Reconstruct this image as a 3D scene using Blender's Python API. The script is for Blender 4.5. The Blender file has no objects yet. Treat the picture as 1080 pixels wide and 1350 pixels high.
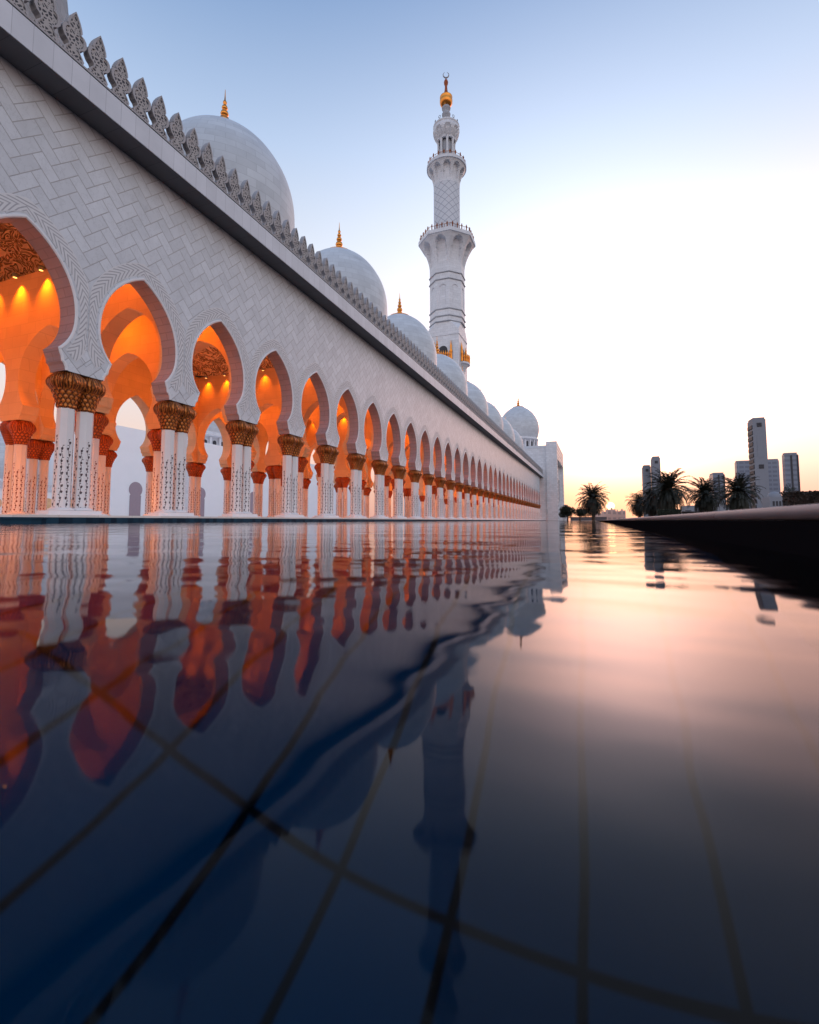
import bpy, math, random
from math import sin, cos, pi, radians, sqrt, atan2, hypot, floor, exp
random.seed(7)
sc = bpy.context.scene
col = sc.collection

# ------------------------------------------------------------------ camera (eye at z = 0, 6 cm above the pool)
cam = bpy.data.objects.new("camera", bpy.data.cameras.new("camera"))
col.objects.link(cam)
sc.camera = cam
PITCH = math.atan(.075)
YAW = radians(20.894)
cam.location = (0, 0, 0)
cam.rotation_euler = (pi/2 + PITCH, 0, YAW)
cd = cam.data
cd.sensor_fit = 'HORIZONTAL'; cd.sensor_width = 36; cd.lens = 640/1080*36
cd.shift_y = -36.6/1080
cd.clip_start = .01; cd.clip_end = 20000
cd.dof.use_dof = True; cd.dof.focus_distance = 22; cd.dof.aperture_fstop = 6.0

# ------------------------------------------------------------------ node helper
class NT:
    def __init__(s, nt): s.t = nt
    def n(s, kind, **kw):
        x = s.t.nodes.new(kind)
        for k, v in kw.items(): setattr(x, k, v)
        return x
    def set(s, sock, v):
        if isinstance(v, bpy.types.NodeSocket): s.t.links.new(v, sock)
        else: sock.default_value = v
    def m(s, op, a, b=None, c=None, clamp=False):
        x = s.n('ShaderNodeMath', operation=op); x.use_clamp = clamp
        s.set(x.inputs[0], a)
        if b is not None: s.set(x.inputs[1], b)
        if c is not None: s.set(x.inputs[2], c)
        return x.outputs[0]
    def vm(s, op, a, b=None):
        x = s.n('ShaderNodeVectorMath', operation=op)
        s.set(x.inputs[0], a)
        if b is not None: s.set(x.inputs[1], b)
        return x.outputs['Value'] if op in ('DOT_PRODUCT', 'LENGTH') else x.outputs[0]
    def mix(s, f, a, b, mode='MIX'):
        x = s.n('ShaderNodeMix', data_type='RGBA', blend_type=mode)
        s.set(x.inputs[0], f); s.set(x.inputs[6], c4(a)); s.set(x.inputs[7], c4(b))
        return x.outputs[2]
    def ramp(s, f, pts, interp='LINEAR'):
        x = s.n('ShaderNodeValToRGB'); s.set(x.inputs[0], f)
        r = x.color_ramp; r.interpolation = interp
        while len(r.elements) < len(pts): r.elements.new(1)
        for e, (p, c) in zip(r.elements, pts): e.position = p; e.color = c4(c)
        return x.outputs[0]
    def sep(s, v):
        x = s.n('ShaderNodeSeparateXYZ'); s.set(x.inputs[0], v); return x.outputs
    def comb(s, x_, y_, z_):
        x = s.n('ShaderNodeCombineXYZ'); s.set(x.inputs[0], x_); s.set(x.inputs[1], y_); s.set(x.inputs[2], z_); return x.outputs[0]
    def noise(s, vec, scale, detail=3, rough=.5):
        x = s.n('ShaderNodeTexNoise'); s.set(x.inputs['Vector'], vec)
        x.inputs['Scale'].default_value = scale; x.inputs['Detail'].default_value = detail; x.inputs['Roughness'].default_value = rough
        return x.outputs[0]
    def bump(s, h, dist, strength=1):
        x = s.n('ShaderNodeBump'); x.inputs['Strength'].default_value = strength; x.inputs['Distance'].default_value = dist
        s.set(x.inputs['Height'], h); return x.outputs[0]
def c4(c):
    if isinstance(c, bpy.types.NodeSocket): return c
    if isinstance(c, (int, float)): return (c, c, c, 1)
    return tuple(c) if len(c) == 4 else (*c, 1)

# ------------------------------------------------------------------ world: dusk sky
SUN_EL, SUN_AZ = radians(1.6), radians(1.6)      # azimuth measured from +Y towards +X
S = (sin(SUN_AZ)*cos(SUN_EL), cos(SUN_AZ)*cos(SUN_EL), sin(SUN_EL))
w = bpy.data.worlds.new("World"); sc.world = w; w.use_nodes = True
w.node_tree.nodes.clear(); T = NT(w.node_tree)
d = T.n('ShaderNodeTexCoord').outputs['Generated']
dx, dy, dz = T.sep(d)
base = T.ramp(dz, [(0, (.70, .40, .36)), (.06, (.78, .48, .41)), (.16, (.84, .66, .60)), (.30, (.74, .77, .83)),
                   (.46, (.70, .75, .84)), (.62, (.42, .55, .77)), (.80, (.12, .25, .50))])
side = T.m('MULTIPLY_ADD', dy, -.24, 1.17)  # sky raised behind the camera, added as fill for the facade
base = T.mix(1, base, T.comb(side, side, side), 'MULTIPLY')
def lobe(D, sig):
    l = sqrt(sum(q*q for q in D)); D = tuple(q/l for q in D)
    dot = T.vm('DOT_PRODUCT', d, D)
    a = T.m('DIVIDE', T.m('SUBTRACT', dot, 1), 1-cos(radians(sig)))
    return T.m('EXPONENT', a)
g1 = T.m('ADD', lobe((.04, 1, .25), 9.5), T.m('MULTIPLY', lobe((-.05, 1, .34), 26), .14))
gcol = T.ramp(dz, [(0, (.08, .02, .015)), (.05, (.30, .13, .07)), (.12, (.95, .46, .32)), (.22, (1.2, .60, .47)), (.36, (.95, .62, .60)), (.5, (.8, .78, .84))])
g1c = T.mix(1, T.comb(g1, g1, g1), gcol, 'MULTIPLY')
g2 = lobe((S[0]+.02, S[1], S[2]+.14), 11)
cs = T.n('ShaderNodeVectorMath', operation='SCALE'); T.set(cs.inputs[0], T.mix(1, T.comb(g2, g2, g2), (1.0, .72, .36), 'MULTIPLY')); cs.inputs[3].default_value = .38
c1 = T.n('ShaderNodeVectorMath', operation='SCALE'); T.set(c1.inputs[0], g1c); c1.inputs[3].default_value = 4.6
sky = T.n('ShaderNodeTexSky', sky_type='NISHITA'); sky.sun_disc = False; sky.sun_elevation = SUN_EL; sky.sun_rotation = SUN_AZ
sk = T.n('ShaderNodeVectorMath', operation='SCALE'); T.set(sk.inputs[0], sky.outputs[0]); sk.inputs[3].default_value = .02
disc = T.m('GREATER_THAN', T.vm('DOT_PRODUCT', d, S), cos(radians(.42)))
dc = T.mix(1, T.comb(disc, disc, disc), (2.6, 1.75, .75), 'MULTIPLY')
g3 = lobe((.75, -.7, .22), 42)     # unseen sky glow added behind the camera to brighten the facade
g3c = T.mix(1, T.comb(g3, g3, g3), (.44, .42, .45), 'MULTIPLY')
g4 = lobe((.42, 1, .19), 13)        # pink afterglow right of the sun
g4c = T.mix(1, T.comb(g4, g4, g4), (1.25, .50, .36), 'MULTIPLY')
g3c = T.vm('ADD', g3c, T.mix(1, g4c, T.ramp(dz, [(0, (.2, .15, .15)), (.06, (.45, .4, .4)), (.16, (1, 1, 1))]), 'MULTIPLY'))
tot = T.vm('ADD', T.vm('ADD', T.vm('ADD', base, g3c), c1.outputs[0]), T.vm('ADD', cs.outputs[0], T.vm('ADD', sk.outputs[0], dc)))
below = T.m('LESS_THAN', dz, -.002)
tot = T.mix(below, tot, (.12, .10, .10))
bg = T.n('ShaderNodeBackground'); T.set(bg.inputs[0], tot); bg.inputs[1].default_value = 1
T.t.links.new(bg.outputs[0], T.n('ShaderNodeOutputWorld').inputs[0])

sun = bpy.data.lights.new("sun", 'SUN'); sun.energy = .5; sun.angle = radians(.8); sun.color = (1, .45, .22)
so = bpy.data.objects.new("sun", sun); col.objects.link(so)
so.visible_glossy = False
so.rotation_euler = (pi/2 - SUN_EL, 0, pi - SUN_AZ)   # light travels from +Y

sc.view_settings.view_transform = 'Standard'; sc.view_settings.look = 'None'
sc.view_settings.exposure = 0; sc.view_settings.gamma = 1
sc.render.engine = 'CYCLES'
cy = sc.cycles; cy.use_denoising = True; cy.max_bounces = 7; cy.diffuse_bounces = 4; cy.glossy_bounces = 4
cy.transmission_bounces = 6; cy.sample_clamp_indirect = 6; cy.caustics_reflective = False; cy.caustics_refractive = True
cy.blur_glossy = .3

# ------------------------------------------------------------------ materials
MATS = {}
def mat(name, fn=None, color=.5, rough=.5, metal=0, spec=.5):
    if name in MATS: return MATS[name]
    m = bpy.data.materials.new(name); m.use_nodes = True
    t = NT(m.node_tree); b = m.node_tree.nodes['Principled BSDF']
    b.inputs['Base Color'].default_value = c4(color); b.inputs['Roughness'].default_value = rough
    b.inputs['Metallic'].default_value = metal; b.inputs['Specular IOR Level'].default_value = spec
    if fn: fn(t, b)
    MATS[name] = m; return m
def P(t): return t.n('ShaderNodeTexCoord').outputs['Object']
def UV(t): return t.n('ShaderNodeTexCoord').outputs['UV']

def herring(t, b):
    x, y, z = t.sep(P(t))
    u0 = t.m('ADD', y, z); v0 = t.m('SUBTRACT', z, y)
    k45 = .7071/.40
    u = t.m('MULTIPLY', u0, k45); v = t.m('MULTIPLY', v0, k45)
    i = t.m('FLOOR', u); j = t.m('FLOOR', v)
    fx = t.m('SUBTRACT', u, i); fy = t.m('SUBTRACT', v, j)
    k = t.m('FLOORED_MODULO', t.m('ADD', t.m('SUBTRACT', i, j), .5), 4)
    def isk(n): return t.m('COMPARE', k, n+.5, .25)
    k0, k1, k2, k3 = isk(0), isk(1), isk(2), isk(3)
    dl = t.m('ADD', fx, k1); dr = t.m('ADD', t.m('SUBTRACT', 1, fx), k0)
    db = t.m('ADD', fy, k2); dt = t.m('ADD', t.m('SUBTRACT', 1, fy), k3)
    dd = t.m('MINIMUM', t.m('MINIMUM', dl, dr), t.m('MINIMUM', db, dt))
    joint = t.m('LESS_THAN', dd, .034)
    wn = t.n('ShaderNodeTexWhiteNoise', noise_dimensions='2D')
    t.set(wn.inputs['Vector'], t.comb(t.m('SUBTRACT', i, k1), t.m('SUBTRACT', j, k2), 0))
    tint = t.m('MULTIPLY_ADD', wn.outputs[0], .13, .93)
    vein = t.m('ABSOLUTE', t.m('SUBTRACT', t.noise(t.vm('ADD', P(t), t.comb(0, t.m('MULTIPLY', wn.outputs[0], 9), 0)), 2.2, 6, .65), .5))
    vein = t.m('MULTIPLY_ADD', t.m('LESS_THAN', vein, .012), -.10, 1)
    stain = t.m('MULTIPLY', vein, t.m('MULTIPLY_ADD', t.noise(P(t), 1.1, 5, .6), .34, .83))
    tt = t.m('MULTIPLY', tint, stain)
    cc = t.mix(1, (.60, .635, .68), t.comb(tt, tt, tt), 'MULTIPLY')
    t.set(b.inputs['Base Color'], t.mix(joint, cc, (.40, .41, .43)))
    t.set(b.inputs['Normal'], t.bump(t.m('MINIMUM', dd, .03), .5, .6))
def blocks(su, sv, c=(.68, .69, .72), jc=(.30, .31, .33), axis='yz', bump=True):
    def f(t, b):
        x, y, z = t.sep(P(t))
        a = {'yz': (y, z), 'xz': (x, z), 'xy': (x, y)}[axis]
        br = t.n('ShaderNodeTexBrick'); t.set(br.inputs[0], t.comb(a[0], a[1], 0))
        br.inputs['Scale'].default_value = 1; br.inputs['Brick Width'].default_value = su; br.inputs['Row Height'].default_value = sv
        br.inputs['Mortar Size'].default_value = .008; br.inputs['Mortar Smooth'].default_value = 0
        br.inputs['Color1'].default_value = c4(tuple(q*.93 for q in c)); br.inputs['Color2'].default_value = c4(tuple(min(1, q*1.05) for q in c)); br.inputs['Mortar'].default_value = c4(jc)
        n = t.m('MULTIPLY_ADD', t.noise(P(t), .9, 5, .6), .3, .85)
        t.set(b.inputs['Base Color'], t.mix(1, br.outputs[0], t.comb(n, n, n), 'MULTIPLY'))
    return f
def uvblocks(su, sv, c=(.66, .67, .70), jc=(.36, .37, .40)):
    def f(t, b):
        br = t.n('ShaderNodeTexBrick'); t.set(br.inputs[0], UV(t))
        br.inputs['Scale'].default_value = 1; br.inputs['Brick Width'].default_value = su; br.inputs['Row Height'].default_value = sv
        br.inputs['Mortar Size'].default_value = .018; br.inputs['Mortar Smooth'].default_value = 0
        br.inputs['Color1'].default_value = c4(tuple(q*.90 for q in c)); br.inputs['Color2'].default_value = c4(tuple(min(1, q*1.04) for q in c)); br.inputs['Mortar'].default_value = c4(jc)
        n = t.m('MULTIPLY_ADD', t.noise(P(t), .8, 4, .6), .35, .82)
        t.set(b.inputs['Base Color'], t.mix(1, br.outputs[0], t.comb(n, n, n), 'MULTIPLY'))
    return f
def plain_stone(c, amp=.2, sc_=2.):
    def f(t, b):
        n = t.m('MULTIPLY_ADD', t.noise(P(t), sc_, 5, .6), amp, 1-amp/2)
        t.set(b.inputs['Base Color'], t.mix(1, c, t.comb(n, n, n), 'MULTIPLY'))
    return f
def innerwall(t, b):
    x, y, z = t.sep(P(t))
    br = t.n('ShaderNodeTexBrick'); t.set(br.inputs[0], t.comb(t.m('ADD', x, y), z, 0))
    br.inputs['Scale'].default_value = 1; br.inputs['Brick Width'].default_value = 1.1; br.inputs['Row Height'].default_value = .55
    br.inputs['Mortar Size'].default_value = .010; br.inputs['Mortar Smooth'].default_value = .2
    br.inputs['Color1'].default_value = (.70, .44, .24, 1); br.inputs['Color2'].default_value = (.77, .50, .27, 1); br.inputs['Mortar'].default_value = (.62, .39, .21, 1)
    n = t.m('MULTIPLY_ADD', t.noise(P(t), .8, 5, .6), .3, .85)
    t.set(b.inputs['Base Color'], t.mix(1, br.outputs[0], t.comb(n, n, n), 'MULTIPLY'))
def feather(t, b):
    u, v, _ = t.sep(UV(t))        # u metres along, v 0..1 across
    a = t.m('ABSOLUTE', t.m('SUBTRACT', v, .45))
    ph = t.m('FRACT', t.m('ADD', t.m('MULTIPLY', u, 5), t.m('MULTIPLY', a, 4.2)))
    ln = t.m('LESS_THAN', ph, .34)
    lim = t.m('ADD', .80, t.m('MULTIPLY', t.noise(t.comb(t.m('MULTIPLY', u, 3), 0, 0), 1.5, 2), .25))
    inside = t.m('LESS_THAN', v, lim)
    ln = t.m('MULTIPLY', t.m('MULTIPLY', ln, inside), t.m('GREATER_THAN', v, .04))
    t.set(b.inputs['Base Color'], t.mix(ln, (.65, .66, .68), (.38, .39, .42)))  # groove shading of the carving drawn as darker colour lines
    t.set(b.inputs['Normal'], t.bump(t.m('SUBTRACT', 1, ln), .02, .8))
def relief(t, b):
    p = P(t)
    n1 = t.noise(t.vm('ADD', p, t.comb(t.m('MULTIPLY', t.noise(p, .7, 2), 4), t.m('MULTIPLY', t.noise(p, .9, 2), 4), 0)), 1.3, 1)
    r = t.m('ABSOLUTE', t.m('SUBTRACT', t.m('FRACT', t.m('MULTIPLY', n1, 7)), .5))
    r2 = t.m('SMOOTH_MIN', t.m('MULTIPLY', r, 3), 1., .2)
    t.set(b.inputs['Base Color'], t.mix(r2, (.26, .14, .07), (.78, .56, .36)))
    t.set(b.inputs['Normal'], t.bump(r2, .12, 1))
def inlay(front):
    def f(t, b):
        u, v, _ = t.sep(UV(t))
        pitch = .20
        q = t.m('DIVIDE', v, pitch); j = t.m('FLOOR', q); fr = t.m('SUBTRACT', q, j)
        geo = P(t)
        wn = t.n('ShaderNodeTexWhiteNoise', noise_dimensions='2D'); t.set(wn.inputs['Vector'], t.comb(j, t.m('FLOOR', u), 0))
        rnd = wn.outputs[0]
        fu = t.m('FRACT', u)
        off = t.m('MULTIPLY', t.m('SUBTRACT', rnd, .5), .42)
        du = t.m('MULTIPLY', t.m('SUBTRACT', t.m('SUBTRACT', fu, .5), off), .2)
        dv = t.m('MULTIPLY', t.m('SUBTRACT', fr, .5), pitch)
        du2 = t.m('MULTIPLY', t.m('ABSOLUTE', du), t.m('SUBTRACT', 1.5, t.m('MULTIPLY', dv, 9)))
        r = t.m('SQRT', t.m('ADD', t.m('MULTIPLY', du2, du2), t.m('MULTIPLY', dv, dv)))
        rad = t.m('ADD', .024, t.m('MULTIPLY', t.noise(geo, 23, 2), .045))
        leaf = t.m('LESS_THAN', r, rad)
        # second smaller blossom
        du3 = t.m('MULTIPLY', t.m('ADD', t.m('SUBTRACT', fu, .5), off), .2)
        dv3 = t.m('MULTIPLY', t.m('SUBTRACT', fr, .05), pitch)
        r3 = t.m('SQRT', t.m('ADD', t.m('MULTIPLY', du3, du3), t.m('MULTIPLY', dv3, dv3)))
        leaf = t.m('MAXIMUM', leaf, t.m('LESS_THAN', r3, .021))
        sway = t.m('MULTIPLY', t.m('SINE', t.m('MULTIPLY', v, 18)), .09)
        stem = t.m('LESS_THAN', t.m('ABSOLUTE', t.m('ADD', t.m('SUBTRACT', fu, .5), sway)), .036)
        msk = t.m('MAXIMUM', leaf, stem)
        lim = t.m('ADD', 1.9, t.m('MULTIPLY', t.m('FRACT', t.m('MULTIPLY', t.m('FLOOR', u), .37)), .55))
        msk = t.m('MULTIPLY', msk, t.m('LESS_THAN', v, lim))
        n = t.m('MULTIPLY_ADD', t.noise(geo, 2, 4), .2, .9)
        cc = t.mix(1, (.72, .71, .72), t.comb(n, n, n), 'MULTIPLY')
        t.set(b.inputs['Base Color'], t.mix(msk, cc, (.035, .02, .035) if front else (.14, .02, .012)))
    return f
def tracery(t, b):
    p = P(t)
    vo = t.n('ShaderNodeTexVoronoi', feature='DISTANCE_TO_EDGE'); t.set(vo.inputs['Vector'], t.vm('ADD', p, t.comb(0, t.m('MULTIPLY', t.noise(p, 5, 2), .12), 0))); vo.inputs['Scale'].default_value = 9
    hole = t.m('GREATER_THAN', vo.outputs[0], .17)
    t.set(b.inputs['Base Color'], t.mix(hole, (.40, .38, .37), (.04, .04, .05)))
    t.set(b.inputs['Normal'], t.bump(t.m('SUBTRACT', 1, hole), .04, 1))
def palmcap(c_hi, c_lo):
    def f(t, b):
        u, v, _ = t.sep(UV(t))
        # overlapping scales below, hanging fronds above
        sv = t.m('DIVIDE', t.m('SUBTRACT', v, .05), .11); row = t.m('FLOOR', sv); fv = t.m('SUBTRACT', sv, row)
        su = t.m('FRACT', t.m('ADD', t.m('MULTIPLY', u, 14), t.m('MULTIPLY', row, .5)))
        cu = t.m('MULTIPLY', t.m('ABSOLUTE', t.m('SUBTRACT', su, .5)), 2)
        dist = t.m('SUBTRACT', t.m('SUBTRACT', 1, fv), t.m('MULTIPLY', t.m('MULTIPLY', cu, cu), .9))
        sc1 = t.m('MULTIPLY', t.m('ABSOLUTE', dist), 1.6, clamp=True)
        wob = t.m('MULTIPLY', t.noise(t.comb(t.m('MULTIPLY', u, 14), t.m('MULTIPLY', v, 2), 0), 2, 2), .05)
        st = t.m('FRACT', t.m('MULTIPLY', t.m('ADD', u, wob), 42))
        sc2 = t.m('MULTIPLY', t.m('ABSOLUTE', t.m('SUBTRACT', st, .5)), 2)
        up = t.m('GREATER_THAN', v, .52)
        h = t.m('ADD', t.m('MULTIPLY', up, sc2), t.m('MULTIPLY', t.m('SUBTRACT', 1, up), sc1))
        n = t.noise(P(t), 9, 3)
        t.set(b.inputs['Base Color'], t.mix(t.m('MULTIPLY', h, t.m('MULTIPLY_ADD', n, .8, .5), clamp=True), c_lo, c_hi))
        t.set(b.inputs['Normal'], t.bump(h, .03, 1))
    return f
def lattice(t, b):
    u, v, _ = t.sep(UV(t))
    def ln(s):
        q = t.m('FRACT', t.m('ADD', t.m('MULTIPLY', u, s), t.m('MULTIPLY', v, .55)))
        return t.m('LESS_THAN', q, .09)
    l = t.m('MAXIMUM', ln(1), ln(-1))
    t.set(b.inputs['Base Color'], t.mix(l, (.60, .62, .66), (.30, .32, .37)))
def pooltile(t, b):
    x, y, z = t.sep(P(t))
    br = t.n('ShaderNodeTexBrick'); t.set(br.inputs[0], t.comb(t.m('ADD', y, .445), t.m('ADD', x, .024), 0))
    br.offset = 0
    br.inputs['Scale'].default_value = 1; br.inputs['Brick Width'].default_value = 1.0; br.inputs['Row Height'].default_value = .143
    br.inputs['Mortar Size'].default_value = .008; br.inputs['Mortar Smooth'].default_value = .6
    br.inputs['Color1'].default_value = (.0006, .019, .046, 1); br.inputs['Color2'].default_value = (.0007, .027, .064, 1); br.inputs['Mortar'].default_value = (.0003, .001, .002, 1)
    t.set(b.inputs['Base Color'], br.outputs[0])
def bluetile(t, b):
    x, y, z = t.sep(P(t))
    wn = t.n('ShaderNodeTexWhiteNoise', noise_dimensions='2D'); t.set(wn.inputs['Vector'], t.comb(t.m('FLOOR', t.m('MULTIPLY', y, 5)), 0, 0))
    t.set(b.inputs['Base Color'], t.mix(wn.outputs[0], (.004, .018, .035), (.012, .05, .085)))
def water(t, b):
    nt = t.t; nt.nodes.clear()
    p = P(t)
    x, y, z = t.sep(p)
    geo = t.vm('MULTIPLY', p, (1.15, .8, 1))
    n1 = t.noise(geo, 3.2, 1.0, .4); n2 = t.noise(t.vm('MULTIPLY', t.vm('ADD', geo, (7, 3, 1)), (.7, 1.6, 1)), 9, 1.5, .5)
    n3 = t.noise(t.vm('MULTIPLY', p, (1, 1.8, 1)), 1.05, 2, .5)
    h = t.m('ADD', t.m('ADD', t.m('MULTIPLY', n1, .0048), t.m('MULTIPLY', n2, .0018)), t.m('MULTIPLY', n3, .0078))
    nn = t.bump(h, 1.0, 1)
    fr = t.n('ShaderNodeFresnel'); fr.inputs[0].default_value = 1.15; t.set(fr.inputs[1], nn)
    g = t.n('ShaderNodeBsdfGlossy'); g.inputs['Roughness'].default_value = .035; t.set(g.inputs['Normal'], nn); g.inputs[0].default_value = (1, 1, 1, 1)
    r = t.n('ShaderNodeBsdfRefraction'); r.inputs['Roughness'].default_value = .0; r.inputs['IOR'].default_value = 1.33; t.set(r.inputs['Normal'], nn); r.inputs[0].default_value = (.82, .93, 1, 1)
    mx = t.n('ShaderNodeMixShader'); t.set(mx.inputs[0], fr.outputs[0]); t.set(mx.inputs[1], r.outputs[0]); t.set(mx.inputs[2], g.outputs[0])
    nt.links.new(mx.outputs[0], t.n('ShaderNodeOutputMaterial').inputs[0])
def leafy(c1, c2):
    def f(t, b):
        n = t.noise(P(t), 1.7, 3)
        t.set(b.inputs['Base Color'], t.mix(n, c1, c2))
    return f
def facade_glass(cw, cg, sx, sz):
    def f(t, b):
        x, y, z = t.sep(P(t))
        a = t.m('LESS_THAN', t.m('FRACT', t.m('DIVIDE', z, sz)), .5)
        c = t.m('LESS_THAN', t.m('FRACT', t.m('DIVIDE', t.m('ADD', x, y), sx)), .8)
        t.set(b.inputs['Base Color'], t.mix(t.m('MULTIPLY', a, c), cw, cg))
    return f

M_FAC = mat('herringbone_marble', herring, rough=.42)
M_STONE = mat('marble_blocks', blocks(.9, .45), rough=.45)
M_STONEX = mat('marble_blocks_x', blocks(1.2, .6, axis='xz'), rough=.45)
M_CORN = mat('cornice_marble', blocks(.56, 8, c=(.60, .63, .68), jc=(.40, .42, .46)), rough=.5)
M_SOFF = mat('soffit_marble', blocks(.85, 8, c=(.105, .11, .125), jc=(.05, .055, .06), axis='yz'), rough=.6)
M_MOLD = mat('moulding', plain_stone((.74, .74, .76)), rough=.4)
M_FEATH = mat('feather_relief', feather, rough=.5)
M_INTR = mat('intrados_stone_shaded', uvblocks(.73, .30, c=(.34, .27, .29), jc=(.26, .20, .22)), rough=.6)  # shade of the arch reveals is put into this darker colour
M_INNER = mat('inner_plaster', innerwall, rough=.75)
M_RELIEF = mat('carved_plaster', relief, rough=.8)
M_COLF = mat('inlaid_marble', inlay(True), rough=.28)
M_COLI = mat('inlaid_marble_warm', inlay(False), rough=.35)
M_GOLD = mat('gilded_bronze', palmcap((.66, .20, .035), (.05, .010, .004)), rough=.36, metal=.6)
M_GOLDR = mat('lamplit_gilding', palmcap((.72, .17, .025), (.16, .016, .004)), rough=.45, metal=.3)  # lamplight on inner capitals put into a redder gilding; spire shares it
M_FIN = mat('finial_gold', plain_stone((.72, .27, .05), .3, 2), rough=.28, metal=.9)
M_DOME = mat('dome_marble', uvblocks(1.3, .55, c=(.56, .59, .62), jc=(.44, .465, .49)), rough=.45)
M_TRAC = mat('carved_tracery', tracery, rough=.7)
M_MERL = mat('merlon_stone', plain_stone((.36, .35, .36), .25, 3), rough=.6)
M_WHITE = mat('white_render', plain_stone((.86, .88, .90), .08, .5), rough=.7)
M_DARK = mat('dark_opening', plain_stone((.03, .03, .04)), rough=.6)
M_NICHE = mat('niche_stone', plain_stone((.34, .27, .31)), rough=.6)
M_LATT = mat('lattice_marble', lattice, rough=.45)
M_BAND = mat('band_stone', plain_stone((.36, .37, .40)), rough=.6)
M_PAVE = mat('pavement_marble', blocks(1.2, 1.2, c=(.70, .66, .62), jc=(.5, .46, .44), axis='xy'), rough=.35)
M_GROUND = mat('ground_earth', plain_stone((.10, .085, .07), .5, .3), rough=.9)
M_TILE = mat('pool_floor_tile', pooltile, rough=.9, spec=0)
M_BTILE = mat('blue_rim_tile', bluetile, rough=.6, spec=.1)
M_WATER = mat('pool_water', water)
M_COPE = mat('coping_stone', plain_stone((.12, .105, .115), .5, 9), rough=.6, spec=.25)
M_PWALL = mat('black_granite', plain_stone((.008, .008, .010)), rough=.9, spec=0)
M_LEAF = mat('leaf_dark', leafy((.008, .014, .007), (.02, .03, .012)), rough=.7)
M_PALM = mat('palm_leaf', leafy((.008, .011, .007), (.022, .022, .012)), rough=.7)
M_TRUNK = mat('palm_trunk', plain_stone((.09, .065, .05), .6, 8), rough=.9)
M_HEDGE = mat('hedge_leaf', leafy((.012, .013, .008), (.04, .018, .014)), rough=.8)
M_TOWER = mat('tower_concrete', plain_stone((.21, .225, .265), .1, .2), rough=.7)
M_GLASS = mat('tower_glass', facade_glass((.16, .20, .27), (.11, .14, .20), 4, 3.6), rough=.3)
M_BEIGE = mat('beige_block', facade_glass((.62, .42, .36), (.40, .28, .26), 6, 4), rough=.8)
M_LAMP = mat('lamp_bulb', color=(1, .5, .1))
_b = M_LAMP.node_tree.nodes['Principled BSDF']; _b.inputs['Emission Color'].default_value = (1, .5, .12, 1); _b.inputs['Emission Strength'].default_value = 3

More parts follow.
